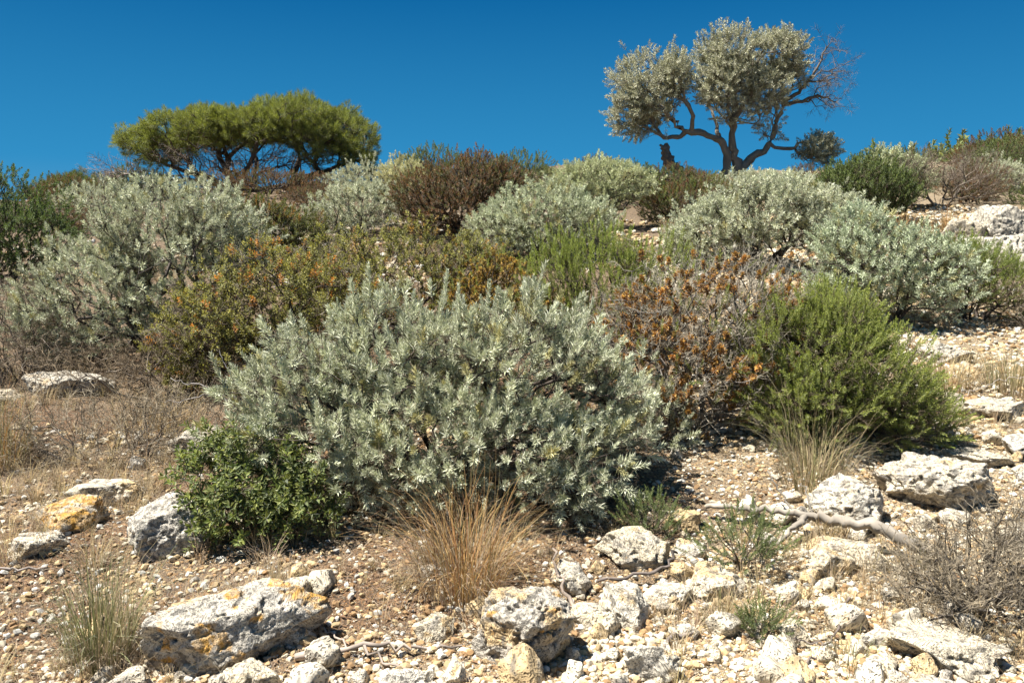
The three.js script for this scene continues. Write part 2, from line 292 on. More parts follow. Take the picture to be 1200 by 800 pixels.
// stems + foliage for one plant; foliage: [{name, geos, mat, share, tint, vary, alt, altShare, scale:[a,b]}]
function plant(o, cfg) {
  const { seed, lobes, n, shell = .6, rough = .16, up = .5, outw = .4, roots, alpha, step, wander, sag, curve, bark = [.07, .052, .04], tip = .0014, max = .03, pow, foliage, stemsName = 'stems', baseR = .12, stemN = 7, knots, y0 = .04, along = 0 } = cfg;
  const rng = RNG(seed), bx = o.position.x, by = o.position.y, bz = o.position.z, ground = (x, z) => H(bx + x, bz + z) - by + y0;
  const hs = cfg.tall ?? (!roots && bz < -9 ? .84 : 1), ws = cfg.broad ?? 1;
  const targets = lobePoints(rng, lobes.map((l) => [l[0] * ws, l[1] * hs, l[2] * ws, l[3] * ws, l[4] * hs, l[5] * ws, l[6]]), n, shell, rough, ground, seed, cfg.gap ?? 0, cfg.gapF ?? 4);
  let rt = roots;
  if (!rt) { rt = []; for (let k = 0; k < stemN; k++) { const a = k / stemN * 6.283 + rng(), q = baseR * (.3 + .7 * rng()), c = Math.cos(a), s = Math.sin(a), gy = ground(c * q, s * q) - y0; rt.push({ pts: [V(0, -.1, 0), V(c * q, gy - .04, s * q), V(c * q * 1.2, gy + .05, s * q * 1.2), V(c * (q + .12), gy + .16, s * (q + .12))] }); } }
  const sk = grow({ rng, roots: rt, targets, alpha, step, wander, sag, curve });
  part(stemsName, branchGeo(sk, { tip, max, pow, bark, rng, knots }), M.bark, o);
  const spots = sk.tips.map((t) => ({ p: t.p, dir: t.dir, out: t.t.out }));
  if (along) for (const t of sk.tips) { let a = t.node; for (let k = 0; k < along; k++) { a = sk.par[a]; if (a < 0 || sk.cnt[a] > 6) break; spots.push({ p: V(sk.X[a], sk.Y[a], sk.Z[a]), dir: sk.dirs[a].clone().add(V(rng() - .5, rng() - .5, rng() - .5).multiplyScalar(1.6)).normalize(), out: t.t.out }); } }
  if (cfg.inner) { // old dead twigs, added and tinted dark to deepen shade inside the plant
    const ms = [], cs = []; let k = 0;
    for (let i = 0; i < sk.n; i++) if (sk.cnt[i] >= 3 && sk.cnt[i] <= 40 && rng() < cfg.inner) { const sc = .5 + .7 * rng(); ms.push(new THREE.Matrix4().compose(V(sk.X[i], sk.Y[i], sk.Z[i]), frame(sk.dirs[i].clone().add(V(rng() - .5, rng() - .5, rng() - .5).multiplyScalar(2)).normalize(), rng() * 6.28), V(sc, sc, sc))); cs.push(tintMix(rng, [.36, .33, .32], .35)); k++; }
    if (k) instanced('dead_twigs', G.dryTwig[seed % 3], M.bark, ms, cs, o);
  }
  for (const f of foliage) {
    const lists = f.geos.map(() => [[], []]);
    for (const s of spots) {
      if (f.where ? !f.where(s.p, rng) : rng() > (f.share ?? 1)) continue;
      const d = s.dir.clone().multiplyScalar(.6).addScaledVector(s.out, f.outw ?? outw).addScaledVector(UP, f.up ?? up).add(V(rng() - .5, rng() - .5, rng() - .5).multiplyScalar(f.jitter ?? .6)).normalize();
      const k = Math.floor(rng() * f.geos.length), sc = lerp(f.scale?.[0] ?? .8, f.scale?.[1] ?? 1.25, rng());
      const patch = f.patch ? smooth(-.1, .3, fbm(s.p.x * f.patch + seed, s.p.y * f.patch, s.p.z * f.patch, 2)) : 0;
      lists[k][0].push(new THREE.Matrix4().compose(s.p, frame(d, rng() * 6.283), V(sc, sc, sc)));
      lists[k][1].push(tintMix(rng, f.tint ?? [1, 1, 1], f.vary ?? .15, f.alt, (f.altShare ?? 0) + patch * (f.patchShare ?? 0)));
    }
    lists.forEach((l, k) => { if (l[0].length) instanced(f.name ?? 'foliage', f.geos[k], f.mat, l[0], l[1], o); });
  }
  return o;
}
const shrubThing = (name, label, x, z, group, category = 'shrub') => thing(name, label, category, x, H(x, z), z, group);
const SILVERS = 'silver grey shrubs on the hillside', TREES = 'trees on the ridge';

// ---------------------------------------------------------------- trees on the ridge
{ // stone pine
  const x = -7.5, z = -24, o = thing('pine_tree', 'broad flat-topped green pine with dense needle crown on the ridge', 'tree', x, H(x, z), z, TREES);
  const S = .025, P = (px, py, dz = 0) => V((px - 306) * S, (207 - py) * S, dz);
  const L = (px, py, dz, rx, ry, rz, w) => [(px - 306) * S, (207 - py) * S, dz, rx * S, ry * S, rz * S, w ?? 1];
  plant(o, {
    seed: 201, n: 4600, shell: .6, rough: .2, gap: .85, gapF: 2.6, alpha: .25, step: .2, wander: .3, curve: .35, tip: .006, max: .12, pow: .4, bark: [.085, .065, .052], stemsName: 'trunk', knots: .3,
    roots: [
      { pts: [P(290, 250), P(287, 225), P(280, 205), P(270, 180), P(262, 160)], r: [.15, .04] }, { pts: [P(292, 250, -.1), P(292, 220, -.2), P(297, 195, -.4), P(300, 165, -.5)], r: [.13, .04] },
      { pts: [P(330, 245, -.3), P(335, 215, -.4), P(342, 190, -.5), P(352, 165, -.5)], r: [.13, .04] }, { join: 1, pts: [P(284, 213), P(255, 192, .2), P(215, 180, .4), P(180, 165, .3)], r: [.06, .02] },
      { join: 1, pts: [P(340, 195, -.5), P(375, 185, -.2), P(410, 175, 0), P(432, 168, 0)], r: [.06, .02] }, { join: 1, pts: [P(285, 215), P(300, 195, .8), P(320, 165, 1.2)], r: [.05, .02] }, { join: 1, pts: [P(284, 210), P(262, 190, -1), P(235, 165, -1.3)], r: [.05, .02] },
    ],
    lobes: [L(182, 152, 0, 32, 15, 50), L(215, 140, .5, 30, 18, 40), L(240, 132, -.5, 34, 19, 50), L(258, 142, 1, 32, 20, 30), L(290, 136, .2, 34, 20, 60), L(330, 126, -.2, 34, 21, 60), L(322, 142, 1.2, 34, 18, 28), L(368, 128, .3, 34, 22, 60), L(398, 136, -.4, 32, 24, 50), L(380, 150, 1, 34, 18, 26), L(424, 150, .1, 24, 24, 40), L(430, 178, .3, 16, 14, 26, .7), L(395, 172, .8, 24, 9, 24, .4), L(205, 166, .7, 34, 9, 26, .5)],
    foliage: [{ name: 'crown', geos: G.pine, mat: M.needle, up: .5, outw: .6, scale: [.95, 1.5], vary: .28 }],
  });
  const dead = lobePoints(RNG(7), [L(150, 186, .2, 26, 18, 26, 2.2), L(215, 190, .3, 40, 18, 40), L(385, 200, .3, 40, 14, 34), L(300, 190, 1, 40, 20, 30), L(250, 168, .4, 60, 14, 50, 2), L(340, 172, .2, 60, 14, 50, 2)], 330, .2, .2, null, 3);
  const sk = grow({ rng: RNG(8), roots: [{ pts: [P(284, 213), P(250, 196, .2), P(205, 192, .3), P(170, 190, .2)], r: [.05, .02] }, { join: 1, pts: [P(284, 213), P(338, 200, -.4), P(370, 197, 0), P(400, 198, .2)], r: [.04, .02] }], targets: dead, alpha: .3, step: .2, wander: .5 });
  part('dead_branches', branchGeo(sk, { tip: .008, max: .05, bark: [.2, .165, .145], rng: RNG(2) }), M.bark, o);
  const r = RNG(9), ms = [], cs = []; for (const t of sk.tips) { if (t.p.y > 1 && r() < .6) continue; ms.push(new THREE.Matrix4().compose(t.p, frame(t.dir.clone().addScaledVector(UP, -.1).normalize(), r() * 6), V(1, 1, 1).multiplyScalar(.7 + r() * .6))); cs.push(tintMix(r, [.9, .85, .85], .2)); }
  instanced('dead_twigs', G.farTwig[0], M.bark, ms, cs, o);
}
{ // olive tree
  const x = 5.85, z = -21, o = thing('olive_tree', 'gnarled grey olive tree with forked trunk and bare branch tips', 'tree', x, H(x, z), z, TREES);
  const S = .0222, P = (px, py, dz = 0) => V((px - 862) * S, (204 - py) * S, dz), L = (px, py, dz, rx, ry, rz, w) => [(px - 862) * S, (204 - py) * S, dz, rx * S, ry * S, rz * S, w ?? 1];
  const roots = [
    { thin: 1, pts: [P(862, 222), P(861, 200), P(858, 178), P(854, 158), P(853, 130), P(855, 105), P(851, 84)], r: [.17, .03] },
    { pts: [P(838, 222, .1), P(842, 195, .1), P(845, 168, .15), P(836, 153, .2), P(820, 144, .2), P(803, 141, .2), P(787, 148, .1), P(771, 146, .1), P(759, 126, 0)], r: [.12, .03] },
    { join: 1, pts: [P(861, 186), P(877, 169, -.1), P(896, 158, -.2), P(904, 132, -.2), P(913, 107, -.2), P(909, 70, -.3)], r: [.12, .025] },
    { join: 1, pts: [P(897, 155, -.2), P(920, 160, -.1), P(934, 151, 0), P(948, 160, .1)], r: [.055, .02] },
    { join: 1, pts: [P(853, 128), P(865, 105, .3), P(880, 88, .5)], r: [.07, .03] }, { join: 1, pts: [P(803, 141, .2), P(800, 120, .5), P(782, 100, .4)], r: [.06, .03] }, { join: 1, pts: [P(836, 153, .2), P(838, 130, -.4), P(830, 100, -.7)], r: [.06, .03] },
  ];
  plant(o, {
    seed: 301, n: 3900, shell: .45, rough: .3, gap: .9, gapF: 1.5, alpha: .22, step: .14, wander: .5, tip: .004, max: .11, pow: .42, bark: [.2, .17, .135], roots, stemsName: 'trunk', knots: .55,
    lobes: [L(752, 96, .1, 37, 37, 44), L(735, 120, 0, 21, 24, 32, .8), L(780, 84, .3, 18, 26, 30, .6), L(760, 132, .2, 22, 14, 24, .4), L(843, 63, .1, 31, 31, 42), L(832, 92, .4, 22, 24, 32, .9), L(862, 84, -.3, 20, 22, 30, .8), L(900, 56, -.2, 31, 26, 40), L(918, 82, -.3, 16, 18, 28, .7), L(886, 98, .2, 22, 26, 30, .8), L(850, 122, .4, 20, 14, 24, .5), L(900, 128, -.4, 13, 16, 20, .4), L(950, 162, .1, 18, 15, 18, .9)],
    foliage: [{ name: 'crown', geos: G.olive, mat: M.silver, up: .35, outw: .6, scale: [1.1, 1.7], vary: .22, jitter: .9 }],
  });
  const dead = lobePoints(RNG(17), [L(962, 70, -.1, 22, 34, 28), L(968, 108, 0, 20, 14, 20), L(945, 95, 0, 22, 20, 20)], 110, .25, .2, null, 3);
  const sk = grow({ rng: RNG(18), roots: [{ pts: [P(911, 107, -.2), P(932, 92, -.1), P(948, 68, 0), P(957, 46, 0)], r: [.06, .015] }, { pts: [P(913, 108, -.2), P(930, 106, 0), P(950, 101, .1), P(968, 108, .1)], r: [.06, .015] }], targets: dead, alpha: .3, step: .12, wander: .6 });
  part('dead_branches', branchGeo(sk, { tip: .006, max: .05, bark: [.12, .102, .088], rng: RNG(2) }), M.bark, o);
  const r = RNG(19), ms = [], cs = []; for (const t of sk.tips) { ms.push(new THREE.Matrix4().compose(t.p, frame(t.dir, r() * 6), V(1, 1, 1).multiplyScalar(.45 + r() * .4))); cs.push(tintMix(r, [.55, .53, .53], .2)); }
  instanced('dead_twigs', G.farTwig[1], M.bark, ms, cs, o);
  // broken stump
  const sx = 3.85, sz = -20.5, st = thing('dead_stump', 'short broken dead trunk stump leaning beside the olive tree', 'stump', sx, H(sx, sz), sz);
  const k2 = grow({ rng: RNG(33), roots: [{ pts: [V(.45, -.25, 0), V(.32, .3, 0), V(.1, .5, 0), V(-.02, .76, 0), V(-.1, .9, 0)], r: [.14, .1] }, { pts: [V(.02, .66, 0), V(-.08, .86, .05), V(-.16, .96, .05)], r: [.09, .04] }, { pts: [V(0, .74, .02), V(.02, .9, .0), V(.0, 1.0, 0)], r: [.1, .03] }], targets: [], step: .06, wander: .8 });
  part('trunk', branchGeo(k2, { tip: .02, max: .2, bark: [.13, .108, .088], rng: RNG(3), knots: .9, dark: .4 }), M.bark, st);
}
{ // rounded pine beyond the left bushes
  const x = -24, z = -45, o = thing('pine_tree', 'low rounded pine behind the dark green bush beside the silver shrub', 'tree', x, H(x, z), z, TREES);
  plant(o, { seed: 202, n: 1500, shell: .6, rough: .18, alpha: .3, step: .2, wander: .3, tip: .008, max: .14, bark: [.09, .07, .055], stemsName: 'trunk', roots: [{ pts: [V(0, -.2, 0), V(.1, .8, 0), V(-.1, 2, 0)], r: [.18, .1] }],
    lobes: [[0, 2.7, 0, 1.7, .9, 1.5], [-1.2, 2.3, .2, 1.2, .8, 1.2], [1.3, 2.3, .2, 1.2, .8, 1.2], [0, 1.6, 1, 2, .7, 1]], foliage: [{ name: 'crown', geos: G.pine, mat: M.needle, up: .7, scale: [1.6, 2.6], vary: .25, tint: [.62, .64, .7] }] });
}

// ---------------------------------------------------------------- shrubs
const farSilver = (s) => [{ geos: G.silverFar, mat: M.silver, up: .6, outw: .45, scale: [.75, 1.4], vary: .2, alt: [.85, .78, .55], altShare: .05, patch: 1.3, patchShare: .12, ...s }];
function silverShrub(seed, label, x, z, lobes, n, extra = {}, fol = {}) {
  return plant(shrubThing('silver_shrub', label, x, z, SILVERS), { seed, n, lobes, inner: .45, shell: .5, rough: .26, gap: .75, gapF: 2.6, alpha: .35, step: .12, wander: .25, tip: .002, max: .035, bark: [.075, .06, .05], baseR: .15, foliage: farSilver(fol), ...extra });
}
{ // the large one in front
  const o = shrubThing('silver_shrub', 'largest silver grey shrub with narrow leaves above the golden grass tuft', -.46, -4.5, SILVERS);
  plant(o, {
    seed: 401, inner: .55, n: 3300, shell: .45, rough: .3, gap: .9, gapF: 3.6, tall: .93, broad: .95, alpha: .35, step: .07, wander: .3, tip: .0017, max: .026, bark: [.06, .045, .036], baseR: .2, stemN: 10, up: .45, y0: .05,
    lobes: [[-.72, .5, .05, .46, .42, .5], [-.3, .7, -.15, .5, .46, .5], [-.62, .74, -.2, .3, .3, .35], [.22, .62, .1, .5, .46, .55], [.6, .66, -.05, .5, .44, .55], [.92, .5, .0, .36, .34, .42], [.9, .26, .3, .32, .22, .32, 1.2], [.45, .3, .5, .42, .26, .26, 1.1], [-.05, .28, .5, .4, .26, .24, 1.1], [-.55, .32, .38, .5, .28, .32], [1.15, .36, -.1, .22, .2, .3], [.75, .14, .5, .22, .14, .2]],
    foliage: [{ geos: G.silver, mat: M.silver, up: .45, outw: .5, scale: [.6, 1.4], vary: .2, jitter: .8, alt: [.86, .78, .52], altShare: .05, patch: 2, patchShare: .18 },
      { name: 'shoots', geos: G.silverShoot, mat: M.silver, up: 1.7, outw: .35, jitter: .5, scale: [.45, 1.1], vary: .1, where: (p, r) => p.y > .9 && r() < .16 || r() < .055 },
      { name: 'seed_heads', geos: G.rust, mat: M.dry, scale: [.4, .7], tint: [.42, .5, 1.6], where: (p, r) => r() < .22 && noise(p.x * 4, p.y * 4, p.z * 4) > .12 }],
  });
}
silverShrub(402, 'tall silver grey shrub beside the dark green bush, below the flat-topped pine', -3.2, -7.2, [[.25, .85, 0, .85, .8, .75], [-.5, .55, .1, .7, .6, .7], [.55, 1.15, -.1, .5, .5, .55], [-.05, 1.2, -.1, .5, .5, .5], [-.8, .3, .25, .45, .35, .45]], 2900, { alpha: .3, tall: .92, broad: .92 }, { scale: [.75, 1.15], geos: G.silver.concat(G.silverFar) });
silverShrub(403, 'small pale silver shrub between the rust-brown shrub and the flat-topped pine', -2.6, -13.4, [[0, .5, 0, .62, .5, .6], [.3, .55, -.3, .5, .45, .5], [-.5, .3, 0, .45, .35, .5]], 900);
silverShrub(404, 'pale yellowish silver shrub just behind the rust-brown shrub', -2.35, -17.6, [[0, .75, 0, .5, .42, .5], [.3, .5, 0, .5, .4, .5], [-.3, .4, 0, .4, .35, .4]], 600, {}, { tint: [1.05, .98, .75] });
silverShrub(405, 'rounded silver shrub between the rust-brown shrub and the stony gap below the olive', .42, -11.6, [[0, .6, 0, .85, .62, .8], [-.55, .4, .1, .5, .42, .5], [.5, .5, 0, .55, .5, .6]], 1700, {}, { tint: [.92, .95, .9] });
silverShrub(406, 'airy silver green shrub standing tallest behind the rounded silver shrub', 1.5, -14.2, [[0, .95, 0, .75, .42, .7], [-.5, .75, .1, .5, .4, .5], [.5, .85, 0, .5, .4, .5], [0, .5, 0, .5, .35, .5]], 1300, { alpha: .25, bark: [.05, .04, .035] }, { tint: [.95, .97, .8] });
silverShrub(407, 'wide silver shrub with dark open stems below the olive tree', 3.35, -10.5, [[0, .8, 0, .85, .58, .8], [-.75, .5, .1, .6, .48, .6], [.75, .65, 0, .6, .48, .6], [.1, 1.05, -.1, .5, .35, .5], [-1, .3, .2, .4, .3, .4]], 2400, { alpha: .22, bark: [.05, .04, .033] });
silverShrub(408, 'silver blue shrub beside the white boulders, behind the bright green bush', 3.75, -8, [[0, .5, 0, .55, .5, .55], [.35, .4, .1, .42, .4, .45], [-.35, .5, 0, .45, .42, .5], [-.3, .85, -.2, .3, .3, .3]], 1500, {}, { tint: [.9, .96, .93], scale: [.75, 1.15] });
silverShrub(409, 'silver shrub between the bare dry shrub and the dark green ridge bush', 7.05, -15.2, [[0, .9, 0, .5, .5, .5], [.3, .7, 0, .5, .45, .5], [-.3, .6, 0, .4, .4, .4]], 800, {}, { tint: [.95, .97, .85] });
silverShrub(410, 'low silver shrub at the foot of the olive tree', 5.1, -17.5, [[0, .3, 0, .9, .35, .6], [-.9, .2, 0, .5, .3, .5], [.9, .3, 0, .6, .35, .5]], 900);
silverShrub(411, 'small silver sprout beside the rust-flecked dead shrub', .95, -5.0, [[0, .16, 0, .2, .2, .2]], 90, { stemN: 3, baseR: .04 }, { geos: G.silver, scale: [.9, 1.2] });

const oliveGreen = (label, seed, x, z, lobes, n, f = {}, extra = {}) => plant(shrubThing('mastic_shrub', label, x, z, 'olive green shrubs behind the silver ones'), {
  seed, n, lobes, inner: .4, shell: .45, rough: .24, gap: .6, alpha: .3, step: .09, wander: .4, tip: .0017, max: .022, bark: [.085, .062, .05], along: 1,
  foliage: [{ geos: G.mastic, mat: M.leaf, scale: [.9, 1.4], vary: .22, alt: [1.9, .9, .6], altShare: .03, patch: 2.2, patchShare: .22, ...f }, { name: 'twigs', geos: G.greyTwig, mat: M.bark, share: .10, scale: [.6, 1], tint: [.8, .75, .7] }], ...extra,
});
oliveGreen('olive green twiggy shrub with orange leaf tips below the flat-topped pine', 421, -1.95, -6.5, [[0, .65, 0, .75, .5, .6], [-.5, .4, 0, .45, .42, .5], [.45, .6, -.1, .55, .45, .5], [-.3, .3, .2, .5, .3, .4]], 2000);
oliveGreen('yellow green leafy shrub below the rust-brown shrub', 422, -1.0, -7.9, [[0, .55, 0, .85, .52, .6], [.6, .55, 0, .5, .42, .5], [-.7, .5, 0, .5, .5, .5]], 1900, { alt: [1.5, .95, .8], tint: [1, 1.02, 1] });
oliveGreen('olive shrub with orange leaf tips under the flat-topped pine', 423, -3.9, -12.2, [[0, .5, 0, .8, .5, .6], [.7, .4, 0, .5, .4, .5], [-.6, .4, 0, .6, .4, .5]], 1100, { geos: G.bushGreen, tint: [1.05, .92, .8] });
plant(shrubThing('gold_shrub', 'golden yellow low shrub behind the largest silver shrub', -.12, -7.3, 'rusty shrubs'), { seed: 431, n: 620, lobes: [[0, .62, 0, .36, .28, .34], [.3, .45, 0, .26, .24, .28], [-.25, .45, 0, .25, .22, .25]], shell: .5, rough: .25, step: .08, bark: [.12, .09, .07], foliage: [{ geos: G.rust, mat: M.dry, scale: [1, 1.7], tint: [.95, 1.15, 1], vary: .2 }, { geos: G.linear, mat: M.leaf, share: .2 }] });

const brown = (label, seed, x, z, lobes, n, f = {}) => plant(shrubThing('brown_shrub', label, x, z, 'brown leaved shrubs on the ridge'), {
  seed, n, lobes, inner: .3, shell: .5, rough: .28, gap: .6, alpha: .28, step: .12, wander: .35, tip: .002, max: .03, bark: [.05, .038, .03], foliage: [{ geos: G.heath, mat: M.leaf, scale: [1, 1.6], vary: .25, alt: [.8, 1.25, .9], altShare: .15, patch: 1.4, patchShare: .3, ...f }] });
brown('rust-brown leafy shrub standing against the sky beside the silver shrubs', 441, -.85, -13.4, [[.1, .85, 0, .75, .5, .7], [-.65, .6, 0, .5, .55, .6], [.7, .95, 0, .4, .3, .4], [0, .4, .2, .9, .4, .6], [.35, 1.15, 0, .35, .3, .35]], 2100);
brown('dark brown shrub at the base of the flat-topped pine', 442, -6.3, -21, [[0, .3, 0, 1.3, .38, .8], [1.2, .3, 0, .7, .3, .6], [-1.2, .3, 0, .6, .3, .5]], 1200, { tint: [.95, .95, .95] });
brown('brown green shrub in front of the broken stump', 443, 2.95, -14.6, [[0, .45, 0, .55, .45, .5], [.5, .55, 0, .5, .45, .5], [.9, .6, -.5, .4, .35, .4], [-.35, .3, .1, .3, .3, .3]], 1000, { alt: [.9, 1.7, 1], altShare: .5 });
const green = (name, label, seed, x, z, lobes, n, f = {}, e = {}) => plant(shrubThing(name, label, x, z, 'green bushes around the silver shrubs'), {
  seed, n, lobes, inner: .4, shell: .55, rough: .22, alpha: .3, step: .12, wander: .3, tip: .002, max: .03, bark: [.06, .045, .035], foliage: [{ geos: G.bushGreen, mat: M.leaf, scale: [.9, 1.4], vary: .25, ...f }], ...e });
green('green_bush', 'dark green dense bush beside the tall silver shrub', 451, -7.5, -11.8, [[0, .8, 0, .9, .75, .8], [.6, .6, .1, .6, .55, .6], [-.8, .8, 0, .9, .8, .8]], 2000, { tint: [.75, .9, .75] }, { tall: 1.08 });
green('green_bush', 'upright dark green bush on the ridge beside the bare dry shrub', 452, 6.05, -14, [[0, .75, 0, .6, .6, .6], [-.45, .6, 0, .45, .5, .5], [.45, .6, 0, .45, .5, .5]], 1500, { up: 1.1, tint: [.85, .95, .8] });
green('green_bush', 'small green bush between the silver blue shrub and the white boulders', 453, 4.75, -8.3, [[0, .4, 0, .42, .35, .4], [.3, .3, .1, .3, .28, .3], [-.2, .55, 0, .25, .25, .25]], 800, { geos: G.linear, up: .8, tint: [.85, .9, .8] });
green('green_bush', 'dark green bush growing beside the white boulders', 454, 6.9, -9.6, [[0, .5, 0, .55, .6, .5], [.4, .7, 0, .5, .6, .5]], 1000, { tint: [.8, .95, .8] }, { tall: .8, broad: .8 });
green('green_bush', 'low green scrub behind the brown green shrub near the broken stump', 455, 2.3, -17, [[0, .4, 0, .9, .4, .5], [1.1, .3, 0, .7, .35, .5]], 700, { tint: [.9, .95, .85] });
green('heather_shrub', 'bright yellow green bush with fine upright leaves beside the tall grass', 461, 2.05, -5.15, [[0, .62, 0, .5, .5, .5], [-.35, .6, -.05, .4, .5, .42], [.35, .42, .1, .4, .38, .42], [.6, .2, .22, .3, .2, .3], [-.2, .3, .3, .42, .28, .25], [.05, .9, -.1, .32, .3, .3]], 3000, { geos: G.linear, up: .6, outw: .55, jitter: .8, scale: [.8, 1.25], vary: .2 }, { tip: .0015, step: .08, max: .018, tall: .8, broad: .82, gap: .6, gapF: 4 });
green('heather_shrub', 'thin upright green shrub behind the largest silver shrub', 462, .8, -7.4, [[0, .55, 0, .5, .5, .4], [.5, .5, 0, .45, .48, .4], [-.4, .5, 0, .35, .45, .4]], 1500, { geos: G.linear, up: 1.6, outw: .2, scale: [.9, 1.4], vary: .2, tint: [.95, .98, .85] }, { tip: .0016, step: .1 });
green('glossy_shrub', 'glossy dark green leafy shrub at the foot of the largest silver shrub', 463, -1.26, -3.92, [[0, .3, 0, .36, .28, .34], [-.28, .38, .02, .22, .26, .26], [.3, .22, .1, .26, .2, .24], [-.12, .14, .24, .3, .16, .16]], 400, { geos: G.glossy, mat: M.leaf, up: .4, outw: .5, scale: [.8, 1.25], vary: .22 }, { tip: .0015, step: .06, max: .012, along: 1, tall: .76, broad: .74, gap: .95, gapF: 6, rough: .3, shell: .4 });
for (const [seed, label, x, z, s] of [[471, 'small grey green ground plant beside the fallen branch', 1.05, -3.55, 1], [472, 'small grey green ground plant under the edge of the largest silver shrub', .68, -3.85, .7], [473, 'tiny green seedling in the pale gravel', .98, -3.02, .38]])
  plant(shrubThing('ground_plant', label, x, z, undefined, 'plant'), { seed, n: Math.round(130 * s + 20), lobes: [[0, .12 * s, 0, .2 * s, .14 * s, .18 * s]], shell: .3, rough: .2, step: .04, tip: .0012, max: .006, baseR: .04 * s, stemN: 5, y0: .01, bark: [.13, .1, .07], foliage: [{ geos: G.linear, mat: M.leaf, up: 1, outw: .5, scale: [.5, .85], tint: [.6, .66, .95] }] });

{ // low scrub along the ridge: three kinds, copied
  const lo = [[0, .5, 0, .9, .5, .7], [.7, .35, .1, .6, .4, .5], [-.7, .4, 0, .6, .4, .5]];
  const base = [
    green('ridge_scrub', 'low green scrub bush along the ridge beyond the pine', 511, -11, -24, lo, 700, {}, {}),
    brown('low brown scrub bush along the ridge beyond the pine', 512, -12, -22, lo, 700),
    silverShrub(513, 'low silver scrub bush along the ridge beyond the pine', -9.5, -19, lo, 700)];
  const put = (k, x, z, turn, sc, where) => { const c = base[k].clone(); c.name = numbered(base[k].name.replace(/_\d+$/, '')); c.position.set(x, H(x, z) - .03, z); c.rotation.y = turn; c.scale.setScalar(sc); c.userData = { ...base[k].userData, label: ['low green scrub bush', 'low brown scrub bush', 'low silver scrub bush'][k] + ' ' + where }; scene.add(c); };
  const A = 'along the ridge beyond the pine', B = 'between the pine and the rust-brown shrub', D = 'along the ridge around the olive tree', E2 = 'on the dry ridge beyond the bare shrub';
  for (const a of [[0, -15, -20, 2, .9, A], [2, -12, -18, 3, .8, A], [0, -10.5, -17, 4, .7, A], [1, -8.6, -16, 5, .6, A], [0, -12.5, -27, 3, 1.1, A],
    [1, -4.2, -17.5, 1, .7, B], [0, -5.3, -15.6, 2, .7, B], [2, -3.4, -20, 3, 1, B], [0, -2, -22, 4, 1.1, B], [1, -6.2, -17.5, 5, .5, B], [0, .2, -19, 1, 1.1, D], [1, 2.2, -21, 2, .7, D], [0, 4.2, -19.2, 3, .5, D], [1, 6.8, -19, 4, .6, D], [2, 8.2, -20, 5, .6, D], [0, 9.6, -20, 1, .8, D], [1, 3.4, -17.2, 2, .8, D],
    [1, 9.3, -16.5, 1, .9, E2], [0, 10.4, -15.5, 2, .8, E2], [2, 10.8, -18.5, 3, .9, E2], [0, 12, -20, 4, 1.1, E2], [1, 13, -22, 5, 1.2, E2], [0, 8.7, -13.4, 6, .6, E2], [1, 7.9, -12.2, 2, .5, E2]]) put(...a);
}
// dead and dry shrubs
plant(shrubThing('rust_shrub', 'half dead grey shrub with rust orange leaf clusters beside the bright green bush', 1.28, -5.45, 'rusty shrubs'), {
  tall: .95, seed: 481, n: 1700, lobes: [[0, .75, 0, .65, .5, .5], [-.4, .5, .1, .45, .45, .45], [.4, .6, 0, .4, .55, .45], [0, .35, .2, .6, .35, .4]], shell: .35, rough: .25, alpha: .3, step: .07, wander: .7, tip: .0020, max: .022, bark: [.17, .15, .13], stemsName: 'branches',
  foliage: [{ name: 'twigs', geos: G.greyTwig, mat: M.bark, share: .8, scale: [.5, .9], vary: .3, jitter: 1, tint: [.95, .95, .9] }, { name: 'rust_leaves', geos: G.rust, mat: M.dry, scale: [1.3, 2.3], vary: .25, where: (p, r) => r() < .09 + .9 * smooth(.0, .13, fbm(p.x * 3.2 + 5, p.y * 3.2, p.z * 3.2, 2)) }, { name: 'green_leaves', geos: G.linear, mat: M.leaf, share: .12 }] });
const bare = (label, seed, x, z, lobes, n, f = {}, e = {}) => plant(shrubThing('dry_shrub', label, x, z, 'dry leafless shrubs'), { seed, n, lobes, shell: .3, rough: .25, alpha: .3, step: .08, wander: .6, tip: .0018, max: .022, bark: [.16, .13, .10], stemsName: 'branches', foliage: [{ name: 'twigs', geos: G.dryTwig, mat: M.bark, scale: [.7, 1.3], vary: .3, jitter: .9, ...f }], ...e });
bare('bare dry shrub with grey twigs on the ridge beside the silver shrub', 491, 7.9, -15, [[0, .75, 0, .62, .5, .5], [.5, .5, 0, .5, .4, .5], [-.4, .6, 0, .35, .5, .4]], 150, { geos: G.farTwig, scale: [.45, .8], tint: [.62, .58, .54] }, { step: .14, tip: .005 });
bare('low dry tangled shrub beside the white flat slab and fallen branch', 492, 1.95, -3.2, [[0, .14, 0, .34, .18, .28], [.25, .2, -.1, .25, .2, .2], [-.2, .12, .1, .2, .12, .2]], 300, { tint: [.62, .62, .62] }, { step: .05, tip: .003, max: .026, y0: .01, bark: [.09, .075, .06], wander: 1 });
bare('dry grey brushwood mat behind the orange-topped stone', 493, -2.55, -4.9, [[0, .12, 0, .6, .2, .35], [.45, .14, -.1, .4, .22, .35], [-.6, .1, 0, .4, .15, .3]], 300, { tint: [.72, .72, .72] }, { step: .06, tip: .0014, max: .008, y0: .01, stemN: 14, baseR: .5 });
bare('dry grey brush beside the tall silver shrub', 494, -4.15, -6.7, [[0, .4, 0, .5, .38, .5], [-.5, .4, .1, .5, .4, .5], [.35, .2, .2, .4, .25, .4]], 460, { tint: [.62, .6, .6] }, {});
bare('dry twiggy brush under the tall silver shrub', 495, -2.6, -6.2, [[0, .2, 0, .7, .25, .4], [-.6, .15, .1, .4, .2, .3]], 260, { tint: [.6, .55, .5] }, { y0: .01, stemN: 10, baseR: .4 });
